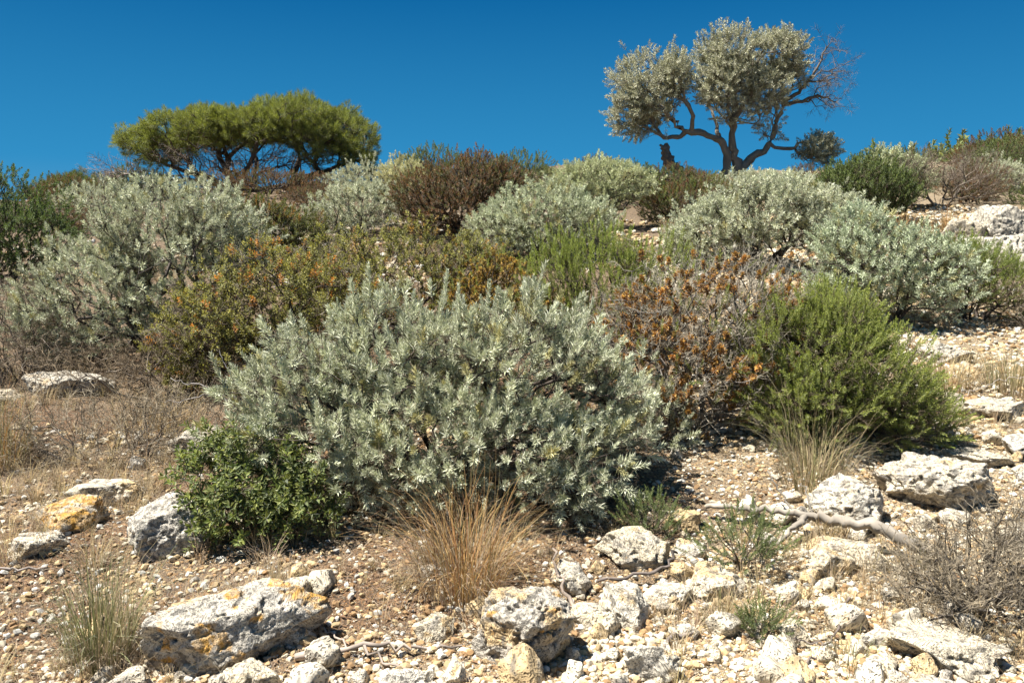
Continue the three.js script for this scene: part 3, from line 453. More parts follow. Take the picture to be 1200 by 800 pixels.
bare('dry grey twigs beside the small green bush', 496, 5.15, -7.9, [[0, .25, 0, .35, .28, .3], [.3, .15, 0, .3, .2, .3]], 220, { tint: [.9, .85, .85] }, {});
bare('dry thorny twigs in front of the white boulders', 497, 5.35, -9.3, [[0, .2, 0, .45, .3, .3]], 160, { tint: [.9, .85, .8], geos: G.greyTwig }, {});

// ---------------------------------------------------------------- rocks
const rockCache = {};
function rockGeo(seed, size, detail, style) {
  let g = new THREE.IcosahedronGeometry(1, detail); g.deleteAttribute('uv'); g.deleteAttribute('normal'); g = mergeVertices(g, 1e-5);
  const r = RNG(seed + 900), planes = [], P = g.attributes.position, col = new Float32Array(P.count * 3);
  const fib = style.planes ?? 15;
  for (let i = 0; i < fib; i++) { const y = 1 - 2 * (i + .5) / fib, q = Math.sqrt(1 - y * y), a = i * 2.39996 + r() * .9; planes.push([V(q * Math.cos(a) + (r() - .5) * .5, y + (r() - .5) * .5, q * Math.sin(a) + (r() - .5) * .5).normalize(), .68 + .32 * r()]); }
  for (const [a, b, c, h] of style.cuts ?? []) planes.push([V(a, b, c).normalize(), h]);
  if (style.flat) planes.push([V((r() - .5) * .25, 1, (r() - .5) * .25).normalize(), style.flat]);
  const tv = .84 + .24 * r(), tw = r(), tone = [.66 * tv, lerp(.615, .575, tw) * tv, lerp(.52, .42, tw) * tv], big = Math.max(...size), amp = style.amp ?? 1, off = seed * 3.7, v = V();
  for (let i = 0; i < P.count; i++) {
    v.fromBufferAttribute(P, i); let m = 9;
    for (const [n, h] of planes) { const c = v.dot(n); if (c > .05) { const d = h / c; if (d < m) m = d; } }
    m = Math.min(m, 1.25);
    const x = v.x * m * size[0], y = v.y * m * size[1], z = v.z * m * size[2], f = 1 / big;
    const n1 = fbm(x * f * 1.6 + off, y * f * 1.6, z * f * 1.6, 3), rough = fbm(x * 14 + off, y * 14, z * 14, 4), pit = smooth(.12, .34, fbm(x * 24 + off, y * 24, z * 24 + 5, 3)), crack = Math.pow(1 - Math.min(1, Math.abs(noise(x * f * 3 + off, y * f * 5, z * f * 3)) * 9), 2);
    const disp = 1 + amp * (n1 * .13 + rough * Math.min(.2, .045 / big) - pit * Math.min(.14, .028 / big) - crack * .03);
    P.setXYZ(i, x * disp, y * disp, z * disp);
    // matter: pale limestone, grey weathering crust, black lichen specks, ochre stain, orange lichen
    const w = smooth(-.1, .24, fbm(x * 17 + off, y * 17 + 4, z * 17, 3) + (style.grey ?? 0)), sp = smooth(.14, .26, fbm(x * 30 + off, y * 30, z * 30, 3) + (style.speck ?? 0)), oc = smooth(.05, .3, fbm(x * f * 1.3 + off + 9, y * f * 1.3, z * f * 1.3, 3) + (style.ochre ?? -.1)), li = smooth(.02, .12, fbm(x * f * 2.6 + off, y * f * 2.6 + 13, z * f * 2.6, 4) + .3 * fbm(x * 38, y * 38 + off, z * 38, 2) + (style.lichen ?? -.6) + (y > 0 ? .1 : -.3)), gr = 1 + .7 * fbm(x * 55, y * 55, z * 55 + off, 2);
    let c = tone;
    const mix = (d, t) => { c = c.map((q, k) => lerp(q, d[k], t)); };
    mix([.40, .37, .325], w * .7); mix([.53, .37, .17], oc * .8); mix([.13, .12, .105], sp * .8); mix([.50, .26, .03], li * .9 * (.55 + .45 * smooth(-.1, .15, fbm(x * 40, y * 40, z * 40, 2))));
    for (let k = 0; k < 3; k++) col[i * 3 + k] = c[k] * gr;
  }
  g.setAttribute('color', new THREE.BufferAttribute(col, 3)); g.computeVertexNormals();
  g = g.toNonIndexed(); const Q = g.attributes.position, uv = new Float32Array(Q.count * 2), a = V(), b = V(), c = V();
  for (let i = 0; i < Q.count; i += 3) { // each face takes its texture along its main axis, in metres
    a.fromBufferAttribute(Q, i); b.fromBufferAttribute(Q, i + 1); c.fromBufferAttribute(Q, i + 2); const n = b.clone().sub(a).cross(c.clone().sub(a)), ax = Math.abs(n.x), ay = Math.abs(n.y), az = Math.abs(n.z);
    [a, b, c].forEach((p, k) => { const [u, w] = ay >= ax && ay >= az ? [p.x, p.z] : ax >= az ? [p.z, p.y] : [p.x, p.y]; uv[(i + k) * 2] = u / .34 + seed * .37; uv[(i + k) * 2 + 1] = w / .34 + seed * .61; });
  }
  g.setAttribute('uv', new THREE.BufferAttribute(uv, 2)); return g;
}
{ // limestone grain: tileable pits, pores and crust, layered noise (tile 0.34 m)
  const N = 512, tn = (u, v, f, o) => { // noise that repeats every tile
    const a = u * Math.PI * 2, b = v * Math.PI * 2, k = f / 6.283; return PN.noise(Math.cos(a) * k + o, Math.sin(a) * k + Math.cos(b) * k * .618 + 5, Math.sin(b) * k + o * 1.7); };
  const hgt = new Float32Array(N * N), alb = new Float32Array(N * N), r = RNG(4);
  for (let j = 0; j < N; j++) for (let i = 0; i < N; i++) {
    const u = i / N, v = j / N, a = tn(u, v, 14, 1), b = tn(u, v, 34, 7), c = tn(u, v, 80, 13), d = tn(u, v, 170, 3), pores = smooth(.18, .42, c + b * .5), fine = smooth(.2, .4, d);
    hgt[j * N + i] = Math.min(1, Math.max(0, .62 + a * .3 + b * .25 + c * .16 + d * .08 - pores * .4)); alb[j * N + i] = Math.min(1, Math.max(.12, .86 + a * .12 + b * .18 - pores * .5 - fine * .3 + (r() - .5) * .1));
  }
  M.rock.map = grainTexture(N, (u, v) => { const q = alb[Math.round(v * N) * N + Math.round(u * N)]; return [255 * q, 255 * q * (.985), 255 * q * (.96)]; });
  M.rock.bumpMap = grainTexture(N, (u, v) => { const q = 255 * hgt[Math.round(v * N) * N + Math.round(u * N)]; return [q, q, q]; }); M.rock.bumpScale = .012;
}
function rock(seed, label, x, z, size, turn, opt = {}) {
  const g = rockGeo(seed, size, opt.detail ?? 28, opt), m = new THREE.Mesh(g, M.rock);
  m.name = numbered(opt.name ?? 'limestone_rock'); m.position.set(x, H(x, z) + size[1] * (opt.lift ?? .35), z); m.rotation.set(opt.tx ?? 0, turn, opt.tz ?? 0, 'YXZ');
  m.castShadow = m.receiveShadow = true; m.userData = { label, category: 'rock', group: 'limestone rocks on the slope' }; scene.add(m); return m;
}
rock(1, 'big long limestone boulder with orange lichen along its top edge', -1.06, -2.93, [.35, .22, .23], .62, { name: 'boulder', detail: 52, lichen: -.14, grey: .12, speck: .04, tx: .3, tz: .12, lift: .22, flat: .66, cuts: [[.25, -.35, 1, .62]] });
rock(2, 'blocky brownish boulder with yellow lichen spots below the golden grass tuft', .07, -2.93, [.2, .19, .19], .3, { name: 'boulder', detail: 50, lichen: -.3, ochre: .06, grey: .3, speck: .06, lift: .5, flat: .72, cuts: [[0, -.5, 1, .7], [1, -.1, .2, .75]] });
rock(3, 'pale flat stone in front of the orange-topped stone', -2.24, -3.66, [.14, .07, .1], .5, { flat: .6 });
rock(4, 'pale stone covered by a large orange lichen patch', -2.24, -3.95, [.18, .1, .14], .3, { lichen: .12, ochre: 0, flat: .65, tx: .25 });
rock(5, 'dark grey weathered rock beside the glossy green shrub', -1.68, -3.78, [.2, .16, .2], -.7, { grey: .3, speck: .08, detail: 32, tx: .25, flat: .75 });
rock(6, 'pale flat topped rock with grey underside behind the orange-topped stone', -2.2, -4.3, [.19, .09, .13], .15, { flat: .6, lift: .45 });
rock(7, 'pale squared block between the glossy shrub and dry brushwood', -1.95, -4.95, [.2, .13, .14], -.1, { flat: .7, planes: 11 });
rock(8, 'pale rock ledge under the tall silver shrub', -3.45, -6.2, [.32, .14, .25], .2, { flat: .6 });
rock(9, 'pale stone beside the ledge under the tall silver shrub', -3.95, -6.0, [.22, .1, .18], 1, { flat: .6 });
rock(10, 'white rock lying between the two low ground plants', .57, -3.62, [.17, .11, .13], -.35, { detail: 30, grey: -.1, tz: -.15 });
rock(11, 'white tilted rock just below the rock between the two ground plants', .47, -3.2, [.13, .085, .1], -.75, { detail: 26, grey: -.1, tz: -.3 });
rock(12, 'narrow grey stone behind the blocky brownish boulder', .26, -3.4, [.09, .07, .1], .4, { grey: .1 });
rock(13, 'small grey stone wedged beside the blocky brownish boulder', .31, -3.14, [.06, .055, .08], .9, { grey: .1 });
rock(14, 'pale flat stone between the white tilted rock and the yellowish stone', .68, -3.3, [.11, .065, .09], .2, { flat: .6 });
rock(15, 'yellowish flat stone below the small ground plant', .89, -3.36, [.13, .07, .1], -.4, { ochre: .1, flat: .6 });
rock(16, 'white angular slab standing in gravel beside a dry stick', .5, -2.8, [.1, .09, .06], .2, { flat: .7, tx: -.3, planes: 9, grey: -.15, speck: .02 });
rock(17, 'large white flat slab below the low dry tangled shrub', 1.62, -2.88, [.2, .085, .14], -.35, { flat: .45, planes: 10, detail: 30, grey: -.12, tz: -.12 });
rock(18, 'cream angular stone below the fallen branch', 1.44, -3.52, [.11, .08, .08], .4, { ochre: .06, planes: 10, grey: -.1 });
rock(19, 'small yellow stone beside the cream angular stone', 1.32, -3.44, [.06, .045, .05], 1.1, { ochre: .3 });
rock(20, 'long white slab lying under the fallen branch', 1.55, -3.66, [.2, .08, .09], -.55, { flat: .6, grey: -.05 });
rock(21, 'white pitted rock behind the fallen branch below the tall grass', 1.74, -4.02, [.2, .16, .16], .2, { detail: 34, speck: .07, grey: -.05, amp: 1.2 });
rock(22, 'big hollowed grey white rock beside the bright green bush', 2.3, -4.3, [.28, .17, .2], -.3, { name: 'boulder', detail: 38, grey: .1, speck: .05, amp: 1.4, flat: .75 });
rock(23, 'small white rounded stone before the hollowed rock', 2.26, -4.02, [.09, .05, .07], .1, { grey: -.2 });
rock(24, 'white slab on the bare slope above the hollowed rock', 3.3, -5.4, [.21, .1, .15], -.2, { flat: .55 });
rock(25, 'pale rounded rock between the silver blue shrub and bright green bush', 3.6, -6.7, [.22, .13, .17], .1, { speck: .03 });
rock(26, 'upper pitted white boulder with black hollows near the ridge', 6.85, -11.4, [.52, .46, .42], .2, { name: 'boulder', detail: 42, speck: .09, grey: .05, amp: 1.1, planes: 9, tz: -.25 });
rock(27, 'lower white boulder with smooth broken face below the pitted one', 6.35, -10.6, [.5, .36, .4], -.4, { name: 'boulder', detail: 36, planes: 9, tz: .3, grey: -.2, amp: 1.4 });
rock(46, 'tilted white block leaning on the upper pitted boulder', 6.3, -11.3, [.3, .36, .28], .9, { detail: 26, planes: 8, speck: .06, tz: .5 });
rock(47, 'broken white block between the two white boulders', 6.8, -10.85, [.26, .24, .24], 2, { detail: 24, planes: 8, speck: .06, tx: .4 });
rock(28, 'pale stone wedged below the two white boulders', 5.85, -10.35, [.22, .2, .2], .6, {});
rock(29, 'low pale stone beside the lower white boulder', 5.55, -10.6, [.35, .14, .2], .1, {});
rock(30, 'rounded cream stone below the golden grass tuft', -.3, -3.02, [.085, .06, .07], .2, { ochre: .02, grey: -.15 });
rock(31, 'cream stone with rough top beside the dry stick under the golden grass', -.38, -2.66, [.1, .06, .08], .1, { grey: -.15 });
rock(32, 'small cream stone between two stones below the golden grass', -.2, -2.68, [.055, .05, .05], .8, { grey: -.15 });
rock(33, 'rough cream stone against the long lichen boulder', -.9, -2.66, [.09, .07, .08], 0, { speck: .03 });
rock(34, 'white flat stone just below the large white slab', 1.45, -2.62, [.12, .06, .1], .2, { flat: .6 });
rock(35, 'pale stone on gravel beside the low dry tangled shrub', 2.1, -3.0, [.1, .07, .09], .5, { ochre: .02 });
rock(36, 'orange stained stone beside the low dry tangled shrub', 2.2, -3.35, [.1, .055, .07], -.5, { ochre: .3 });
rock(37, 'blue white flat stone past the low dry tangled shrub', 2.2, -3.18, [.1, .05, .08], -.4, { grey: -.2 });
rock(38, 'pale grey rock on the slope past the fallen branch end', 2.5, -3.75, [.14, .09, .12], .4, { speck: .04 });
rock(39, 'brown stained stone under the edge of the largest silver shrub', .87, -3.95, [.1, .075, .08], .3, { ochre: .4, grey: .1 });
rock(40, 'pale stone with orange underside beside the small ground plant', .84, -3.68, [.09, .05, .07], .1, { ochre: .1 });
rock(41, 'white elongated stone above the hollowed rock', 2.78, -4.75, [.2, .05, .09], -.7, {});
rock(42, 'thin white bar-like stone on the slope above the hollowed rock', 2.62, -5.0, [.22, .04, .06], .0, {});
rock(43, 'pale stone with grey stain below the white slope slab', 3.15, -4.85, [.15, .08, .12], .3, {});
rock(44, 'small pale stone on brown earth below the pale flat stone', -2.3, -3.3, [.07, .045, .05], .3, { grey: .05 });
rock(45, 'pale stone touching the foot of the long lichen boulder', -.83, -2.95, [.06, .05, .05], .3, {});
{ // scattered ledges on the slope between the far shrubs
  const r = RNG(77); let s = 60;
  for (const [x, z] of [[1.75, -11.4], [2.05, -11.0], [2.3, -11.8], [1.9, -12.2], [2.35, -10.6], [2.0, -10.2], [2.4, -13.2], [1.6, -9.6], [-1.5, -10.7], [-.6, -10.4], [5.2, -11.9], [4.9, -12.6], [5.6, -13.0], [4.6, -10.0], [6.0, -12.4], [4.7, -9.3], [5.4, -8.3], [5.2, -7.2], [4.8, -6.7], [-4.6, -6.1], [-5.2, -6.6]])
    rock(s++, z < -9.5 && x > 4 ? 'pale stone on the dry slope near the white boulders' : z < -9 ? 'pale stone on the slope between the silver shrubs' : x < 0 ? 'pale stone on the earth beside the tall silver shrub' : 'pale stone on the slope beside the dry grey twigs', x, z, [.1 + .14 * r(), .06 + .06 * r(), .09 + .1 * r()], r() * 6, { detail: 12, ochre: r() * .3 - .1 });
}
const ANCHORS = [[-1.06, -2.97, 'by the long lichen boulder'], [.07, -2.93, 'by the blocky brownish boulder'], [-2.24, -3.8, 'by the orange-topped stone'], [-1.68, -3.78, 'by the dark grey weathered rock'], [-1.52, -2.8, 'by the wiry olive grass tuft'], [-.3, -2.75, 'below the golden grass tuft'], [.57, -3.5, 'by the white rocks below the largest silver shrub'], [.5, -2.7, 'by the white angular slab'], [1, -2.8, 'by the slender dark twig'], [.95, -3.5, 'by the small ground plant'], [1.62, -2.8, 'by the large white slab'], [1.45, -3.6, 'by the fallen branch'], [2.1, -3.2, 'by the low dry tangled shrub'], [2.3, -4.2, 'by the hollowed white rock'], [3, -5, 'on the slope above the hollowed rock'], [3.5, -6.4, 'by the pale rounded rock'], [-2.6, -4.9, 'in the dry brushwood mat'], [-3.5, -6, 'under the tall silver shrub'], [.9, -4.6, 'between the largest silver shrub and tall grass'], [-.7, -3.4, 'between the golden grass and glossy shrub']];
const nearest = (x, z) => ANCHORS.reduce((a, b) => Math.hypot(b[0] - x, b[1] - z) < Math.hypot(a[0] - x, a[1] - z) ? b : a)[2];
const CLEAR = (x, z) => { // keep loose stones out of the thick of the shrubs
  for (const [a, b, q] of [[-.38, -4.5, .75], [-1.2, -3.85, .3], [2.05, -5.15, .5], [1.3, -5.75, .4]]) if (Math.hypot(x - a, z - b) < q) return false; return true;
};
{ // loose stones: cream, ochre and grey white
  const r = RNG(88), kinds = [['cream', 'small loose cream stone lying in the gravel', { grey: -.2, ochre: -.1 }], ['ochre', 'small loose ochre stone lying in the gravel', { ochre: .45, grey: -.2 }], ['white', 'small loose grey white stone lying in the gravel', { grey: .05, ochre: -.5 }]];
  const geos = kinds.map((k, i) => [0, 1, 2, 3, 4].map((j) => rockGeo(500 + i * 10 + j, [.03, .019 + .004 * j, .026], 6, { ...k[2], planes: 9, amp: .8 })));
  let made = 0, guard = 0;
  while (made < 290 && guard++ < 9000) {
    const d = 2.45 + Math.pow(r(), 1.9) * 4.4, x = (r() * 2 - 1) * d * .7, z = -d;
    if (!CLEAR(x, z) || r() > stony(x, z) * 1.1 + .12) continue;
    const u = r(), k = u < .5 ? 0 : u < .72 ? 1 : 2, s = .7 + Math.pow(r(), 2) * 1.9, m = new THREE.Mesh(geos[k][Math.floor(r() * 5)], M.rock);
    m.name = numbered('loose_stone'); m.scale.setScalar(s); m.position.set(x, H(x, z) + .010 * s, z); m.rotation.set((r() - .5) * .6, r() * 6.28, (r() - .5) * .6);
    m.userData = { label: `small loose ${kinds[k][0] === 'white' ? 'grey white' : kinds[k][0]} stone lying ${nearest(x, z)}`, category: 'stone', group: `small loose ${kinds[k][0]} stones` }; m.castShadow = m.receiveShadow = true; scene.add(m); made++;
  }
}
{ // gravel and litter
  const r = RNG(99), N = 5, geos = [];
  for (let k = 0; k < N; k++) { let g = new THREE.IcosahedronGeometry(1, 2); g.deleteAttribute('uv'); g.deleteAttribute('normal'); g = mergeVertices(g, 1e-4); const P = g.attributes.position, pl = [], v = V(), sy = .5 + .3 * r(), sz = .7 + .3 * r();
    for (let i = 0; i < 11; i++) { const y = 1 - 2 * (i + .5) / 11, q = Math.sqrt(1 - y * y), a = i * 2.4 + r(); pl.push([V(q * Math.cos(a) + r() * .5 - .25, y + r() * .5 - .25, q * Math.sin(a) + r() * .5 - .25).normalize(), .6 + .4 * r()]); }
    for (let i = 0; i < P.count; i++) { v.fromBufferAttribute(P, i); let m = 1.3; for (const [n, h] of pl) { const c = v.dot(n); if (c > .05) m = Math.min(m, h / c); } P.setXYZ(i, v.x * m, v.y * m * sy, v.z * m * sz); } geos.push(g.toNonIndexed()); }
  const ms = geos.map(() => []), cs = geos.map(() => []);
  for (let i = 0; i < 260000; i++) {
    const d = 2.3 + Math.pow(r(), 1.9) * 13, x = (r() * 2 - 1) * d * .75, z = -d, s = stony(x, z), clump = smooth(-.3, .35, fbm(x * 2.2, z * 2.2, 40, 2));
    if (r() > .34 * smooth(0, .1, s + (d < 5.4 ? .1 : 0)) + s * .66 * (.35 + .65 * clump)) continue;
    const q = (.003 + .0195 * Math.pow(r(), 3.6)) * (d > 9 ? 3.2 : d > 5 ? 1.7 : 1), u = r() * lerp(.75, 1, s) + lerp(.25, 0, s), k = Math.floor(r() * N), v = (.65 + .5 * r()) * lerp(.82, 1, s);
    ms[k].push(new THREE.Matrix4().compose(V(x, H(x, z) + fbm(x * 9, z * 9, 2, 3) * .03 + q * .15, z), new THREE.Quaternion().setFromEuler(new THREE.Euler(r() * 1 - .5, r() * 6.28, r() - .5)), V(q, q, q)));
    cs[k].push(u < .45 ? C(.53 * v, .465 * v, .345 * v) : u < .72 ? C(.47 * v, .345 * v, .185 * v) : u < .86 ? C(.54 * v, .52 * v, .46 * v) : C(.32 * v, .195 * v, .09 * v));
  }
  const grp = new THREE.Group(); grp.name = 'gravel'; grp.userData = { kind: 'stuff', label: 'pale limestone gravel scattered over the earth' }; scene.add(grp);
  geos.forEach((g, k) => instanced('gravel_stones', g, new THREE.MeshStandardMaterial({ roughness: .95 }), ms[k], cs[k], grp));
  const lit = new THREE.Group(); lit.name = 'dry_litter'; lit.userData = { kind: 'stuff', label: 'dry twigs and dead leaves littering the earth' }; scene.add(lit);
  const a = [[], []], b = [[], []];
  for (let i = 0; i < 85000; i++) {
    const d = 2.3 + Math.pow(r(), 1.5) * 8, x = (r() * 2 - 1) * d * .75, z = -d, s = stony(x, z), cl = smooth(-.25, .3, fbm(x * 1.7, z * 1.7, 60, 2));
    if (r() > (1 - s * .7) * (.3 + .7 * cl)) continue;
    const k = r() < .6 ? 0 : 1, q = k ? .6 + r() : .25 + .55 * r() * r() + .05, v = .6 + .6 * r();
    const dir = k ? UP.clone() : V(r() - .5, (r() - .35) * .25, r() - .5).normalize();
    a[k].push(new THREE.Matrix4().compose(V(x, H(x, z) + fbm(x * 9, z * 9, 2, 3) * .03 + .006, z), frame(dir, r() * 6.28), V(q, q, q)));
    b[k].push(C(v, v * (.9 + .1 * r()), v * .9));
  }
  const flake = geoFrom([-.012, 0, 0, 0, .003, -.004, .013, .001, 0, 0, .005, .004], [0, 1, 2, 0, 2, 3], [.3, .19, .1, .3, .19, .1, .24, .15, .08, .3, .19, .1]);
  const wp = [], wi = [], wc = [], wr = RNG(31); // a small wisp of dry grass
  for (let i = 0; i < 16; i++) { const a = wr() * 6.283, L = .05 + .09 * wr(), ln = .3 + wr() * .9, q = wr() * .02, b = wp.length / 3; let x = Math.cos(a) * q, z = Math.sin(a) * q, y = -.004, th = ln * .4; const sx = -Math.sin(a) * .0011, sz = Math.cos(a) * .0011, cc = .7 + .6 * wr();
    for (let k = 0; k <= 3; k++) { const w = 1 - k * .28; wp.push(x + sx * w, y, z + sz * w, x - sx * w, y, z - sz * w); for (let e = 0; e < 2; e++) wc.push(.40 * cc, .315 * cc, .19 * cc); if (k < 3) { const j = b + k * 2; wi.push(j, j + 1, j + 2, j + 1, j + 3, j + 2); } x += Math.cos(a) * Math.sin(th) * L / 3; z += Math.sin(a) * Math.sin(th) * L / 3; y += Math.cos(th) * L / 3; th += ln * .45; } }
  const wm = [], wcol = [];
  for (let i = 0; i < 9000; i++) { const d = 2.4 + Math.pow(r(), 1.2) * 9, x = (r() * 2 - 1) * d * .75, z = -d, q = smooth(-.02, .25, fbm(x * 1.1, z * 1.1, 71, 3) + (x < -1 ? .12 : 0) - stony(x, z) * .12 + (d > 5 && x > 2.6 ? .15 : 0)); if (r() > q) continue; const sc = .6 + 1.1 * r(), v = .7 + .6 * r(); wm.push(new THREE.Matrix4().compose(V(x, H(x, z) + fbm(x * 9, z * 9, 2, 3) * .03, z), frame(UP, r() * 6.28), V(sc, sc, sc))); wcol.push(C(v, v * (.9 + .15 * r()), v * (.75 + .3 * r()))); }
  instanced('grass_wisps', geoFrom(wp, wi, wc), M.dry, wm, wcol, lit);
  instanced('twigs', twigSpray(777, .12, 4, [.36, .30, .225], .0013), M.bark, a[0], b[0], lit); instanced('leaf_flakes', flake, M.dry, a[1], b[1], lit);
}

// ---------------------------------------------------------------- grass
const grassMat = leafMat({ transmission: .3 });
function grassTuft(seed, label, x, z, n, h, spread, cols, { wid = .0032, lean = .5, rad = .07, thatch = .35 } = {}) {
  const r = RNG(seed), pos = [], idx = [], col = [], o = thing('grass_tuft', label, 'grass', x, H(x, z), z, 'grass tufts');
  for (let i = 0; i < n; i++) {
    const a = r() * 6.283, dry = r() < thatch, q = Math.sqrt(r()) * rad, L = dry ? h * (.25 + .4 * r()) : h * (.5 + .55 * r()), ln = dry ? .9 + .7 * r() : lean * (.15 + r()), d = V(Math.cos(a), 0, Math.sin(a)), w = wid * (.6 + .7 * r());
    let p = V(Math.cos(a) * q, 0, Math.sin(a) * q); p.y = H(x + p.x, z + p.z) - o.position.y - .015;
    let th = ln * .35; const k = dry ? 3 : 5, side = V(-d.z, 0, d.x).applyAxisAngle(UP, (r() - .5) * 1.5), c = dry ? [.29, .22, .14] : cols[Math.floor(r() * cols.length)], v = .75 + .5 * r(), b = pos.length / 3, tw = (r() - .5) * .5;
    for (let s = 0; s <= k; s++) {
      const ww = w * (1 - s / k * .85); pos.push(p.x + side.x * ww, p.y, p.z + side.z * ww, p.x - side.x * ww, p.y, p.z - side.z * ww);
      for (let e = 0; e < 2; e++) col.push(c[0] * v, c[1] * v, c[2] * v);
      if (s < k) { const j = b + s * 2; idx.push(j, j + 1, j + 2, j + 1, j + 3, j + 2); }
      p = p.clone().addScaledVector(d, Math.sin(th) * L / k).addScaledVector(UP, Math.cos(th) * L / k); d.applyAxisAngle(UP, tw); th += ln * (.2 + .35 * s / k) + (r() - .5) * .35 + (r() < .07 ? .9 : 0);
      const gy = H(x + p.x, z + p.z) - o.position.y + .004; if (p.y < gy) p.y = gy;
    }
  }
  part('blades', geoFrom(pos, idx, col), grassMat, o, true); return o;
}
const GOLD = [[.36, .205, .06], [.30, .175, .055], [.24, .19, .065], [.40, .27, .11], [.28, .13, .04]], STRAW = [[.46, .37, .2], [.40, .32, .16], [.36, .24, .1]], OLIVEG = [[.19, .19, .07], [.25, .22, .1], [.16, .17, .06], [.34, .27, .14]];
grassTuft(601, 'big golden brown grass tuft in front of the largest silver shrub', -.22, -3.42, 1050, .58, .3, GOLD, { rad: .2, lean: 1.3, wid: .0017, thatch: .45 });
grassTuft(602, 'olive green wiry grass tuft beside the long lichen boulder', -1.55, -2.88, 560, .46, .2, OLIVEG, { rad: .12, lean: .6, wid: .0022 });
grassTuft(603, 'tall pale straw grass tuft before the bright green bush', 1.72, -4.5, 460, .6, .3, STRAW.concat(OLIVEG), { rad: .19, lean: 1.1, wid: .0017, thatch: .45 });
grassTuft(604, 'small dry grass tuft in gravel below the yellowish stone', .85, -3.12, 200, .2, .1, OLIVEG.concat(STRAW), { rad: .07, lean: .6, wid: .0018, thatch: .55 });
grassTuft(605, 'dry grass tuft beside the dry brushwood mat', -3.1, -4.75, 520, .5, .2, OLIVEG.concat(GOLD), { rad: .16, lean: .6, wid: .0025 });
grassTuft(606, 'thin dry grass by the dark grey weathered rock', -1.95, -3.6, 160, .2, .1, STRAW, { rad: .08, lean: .9, thatch: .6, wid: .0018 });
grassTuft(607, 'straw grass patch under the tall silver shrub', -2.5, -5.6, 500, .35, .2, STRAW, { rad: .3, lean: 1, wid: .0024 });
grassTuft(608, 'low dry grass at the foot of the large white slab', 1.25, -2.85, 160, .16, .1, OLIVEG, { rad: .09, lean: .8, wid: .0018, thatch: .5 });
grassTuft(609, 'low tuft of dry blades on the gravel by the dark stick', 1.2, -3.15, 130, .1, .1, STRAW, { rad: .08, lean: 1, wid: .0016, thatch: .6 });
grassTuft(610, 'grass tuft growing among the low dry tangled shrub', 1.85, -3.5, 180, .22, .1, OLIVEG.concat(STRAW), { rad: .12, lean: .6, wid: .002 });
grassTuft(611, 'straw grass beside the pale rounded rock', 3.3, -6.0, 420, .32, .2, STRAW, { rad: .22, lean: .8, wid: .0026 });
grassTuft(612, 'upright grass tuft on the slope above the white slope slab', 3.7, -5.9, 420, .4, .2, STRAW.concat(OLIVEG), { rad: .2, lean: .5, wid: .0026 });
grassTuft(613, 'tawny grass tuft between the ridge bush and the white boulders', 5.75, -12.2, 420, .55, .3, GOLD, { rad: .3, lean: .7, wid: .006 });
grassTuft(614, 'straw grass clump against the upper pitted boulder', 6.05, -11.4, 420, .42, .3, STRAW, { rad: .35, lean: .9, wid: .006 });
grassTuft(615, 'small straw grass tuft on the slope by the brown green shrub', 2.55, -12.6, 220, .4, .2, STRAW, { rad: .2, lean: .8, wid: .006 });
grassTuft(616, 'dry grass along the slope past the small green bush', 5.3, -7.6, 360, .35, .2, STRAW, { rad: .4, lean: .9, wid: .004 });
grassTuft(617, 'orange dry grass below the bare dry ridge shrub', 7.2, -13.3, 420, .45, .3, GOLD, { rad: .5, lean: .9, wid: .006 });
grassTuft(618, 'grey dry grass mat around the olive green wiry tuft', -1.35, -3.1, 420, .14, .1, [[.3, .25, .19], [.26, .22, .17]], { rad: .34, lean: 1.2, wid: .0016, thatch: .7 });
grassTuft(619, 'short dry grass mat below the pale flat stone', -1.95, -3.05, 300, .12, .1, [[.3, .25, .19], [.33, .26, .15]], { rad: .3, lean: 1.2, wid: .0016, thatch: .7 });

// ---------------------------------------------------------------- fallen branches and sticks
function stick(name, label, seed, x, z, limbs, bark) { // limbs: [[points as dx, height, dz], r0, r1]
  const o = thing(name, label, 'branch', x, H(x, z), z, 'dead wood on the ground');
  const roots = limbs.map(([pts, r0, r1], k) => ({ join: k ? 1 : undefined, pts: pts.map(([dx, h, dz]) => V(dx, H(x + dx, z + dz) - o.position.y + h, dz)), r: [r0, r1] }));
  part('wood', branchGeo(grow({ rng: RNG(seed), roots, targets: [], step: .025, wander: 1.1 }), { tip: .001, max: .06, bark, rng: RNG(seed), knots: .8, fine: 4, dark: .5 }), M.bark, o); return o;
}
stick('fallen_branch', 'weathered grey fallen branch with forks lying across the gravel', 701, 1.5, -3.78, [[[[-.5, .06, -.25], [-.25, .09, -.16], [0, .10, -.06], [.2, .13, .06], [.42, .08, .22]], .013, .03], [[[-.05, .10, -.08], [-.2, .05, .05], [-.33, .03, .12]], .018, .006], [[[-.08, .1, -.09], [-.14, .16, -.16], [-.2, .26, -.22]], .008, .004], [[[-.02, .1, -.06], [-.02, .18, -.14], [-.04, .22, -.18]], .006, .003]], [.24, .21, .17]);
stick('fallen_branch', 'thin forked dry stick beside the long lichen boulder', 702, -.55, -2.86, [[[[-.25, .02, .04], [-.05, .03, .0], [.15, .03, -.03], [.36, .02, -.06]], .013, .004], [[[0, .03, -.01], [.12, .02, .08], [.25, .015, .15]], .007, .004], [[[-.02, .03, 0], [-.15, .02, -.12], [-.25, .03, -.22]], .005, .003]], [.28, .23, .19]);
stick('fallen_branch', 'slender dark curved twig lying on the pale gravel', 703, 1.2, -2.95, [[[[.2, .06, -.25], [.1, .05, -.1], [-.03, .03, .05], [-.2, .015, .18]], .007, .004], [[[.0, .04, .02], [-.1, .03, -.02], [-.22, .02, .02]], .004, .002]], [.14, .11, .095]);
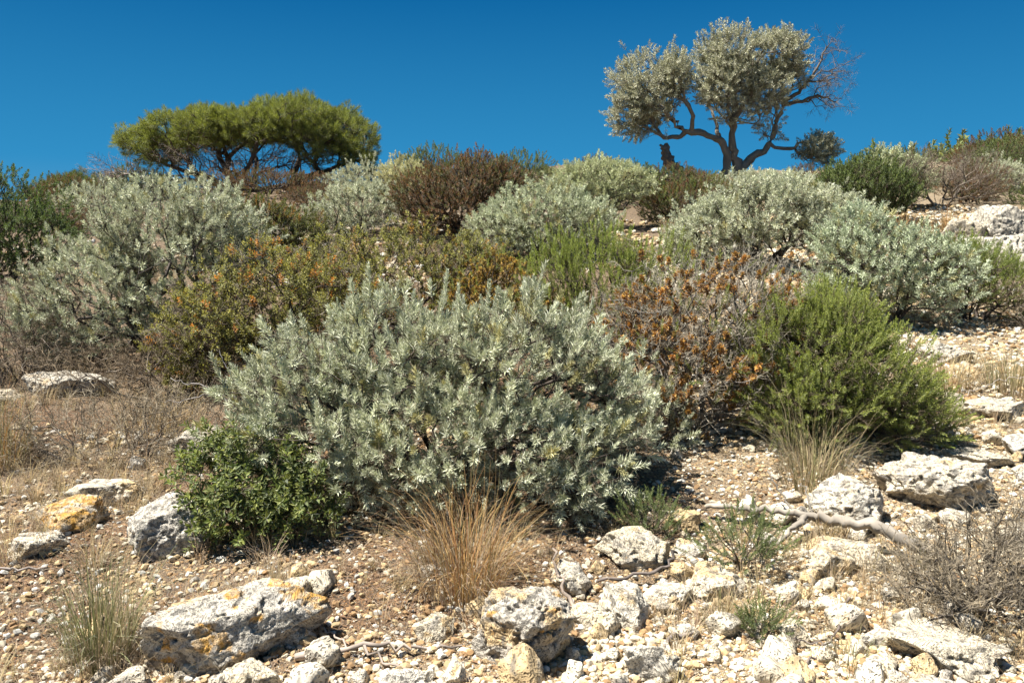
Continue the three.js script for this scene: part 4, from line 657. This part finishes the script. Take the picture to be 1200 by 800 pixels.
stick('fallen_branch', 'short dark stick beside the white angular slab', 704, .62, -2.98, [[[[-.12, .02, .08], [0, .025, 0], [.1, .03, -.08]], .008, .010]], [.17, .14, .12]);
stick('fallen_branch', 'dark root end between the two white rocks below the ground plants', 705, .62, -3.42, [[[[-.25, .02, .02], [-.1, .04, .02], [.05, .05, -.03], [.12, .09, -.08]], .006, .010]], [.13, .105, .09]);
stick('fallen_branch', 'dry stick leaning under the golden grass beside the brownish boulder', 706, .2, -3.3, [[[[.06, .02, .12], [.02, .06, 0], [-.02, .14, -.14]], .008, .006]], [.25, .2, .16]);
stick('dry_branch', 'bare grey forked branch reaching out above the pale squared block', 707, -1.75, -5.0, [[[[.3, -.04, .1], [.25, .05, .1], [.05, .22, 0], [-.15, .36, -.05], [-.42, .48, -.05]], .012, .003], [[[.05, .22, 0], [-.02, .42, -.05], [-.12, .62, -.1]], .007, .002], [[[-.15, .36, -.05], [-.3, .34, .05], [-.4, .36, .1]], .005, .002], [[[.1, .18, 0], [.12, .4, 0], [.1, .56, .05]], .006, .002]], [.26, .235, .215]);
stick('dry_branch', 'thin pale twig arching from the bright green bush over the slope', 708, 2.75, -5.0, [[[[-.4, -.04, .05], [-.2, .18, .05], [.1, .3, 0], [.4, .38, -.05], [.8, .36, -.1]], .004, .002]], [.35, .31, .27]);
stick('fallen_branch', 'grey stick lying by the orange-topped stone', 709, -2.2, -3.45, [[[[-.3, .02, -.02], [-.1, .025, .02], [.1, .02, -.05]], .008, .005]], [.27, .23, .2]);

// ---------------------------------------------------------------- far hill cover
{
  const r = RNG(123), lists = G.bushGreen.map(() => [[], []]), grp = new THREE.Group(); grp.name = 'far_scrub'; grp.userData = { kind: 'stuff', label: 'green scrub covering the far hillside' };
  for (let i = 0; i < 85000; i++) {
    const x = 14 + r() * 60, z = -26 - r() * 70; if (r() > smooth(12, 26, x + (-z - 26) * .2)) continue;
    const k = Math.floor(r() * 3), s = 3 + 4 * r(), n = fbm(x * .25, z * .25, 4, 2), hh = Math.max(0, .3 + n * 2.5) * r();
    lists[k][0].push(new THREE.Matrix4().compose(V(x, H(x, z) + hh, z), frame(V(r() - .5, .9, r() - .5).normalize(), r() * 6), V(s, s, s)));
    lists[k][1].push(noise(x * .3, z * .3, 9) > .18 ? C(2.1, 2, 3) : C(.8 + .4 * r(), .9 + .3 * r(), .8));
  }
  lists.forEach((l, k) => instanced('scrub', G.bushGreen[k], M.leaf, l[0], l[1], grp)); scene.add(grp);
}

renderer.render(scene, camera);
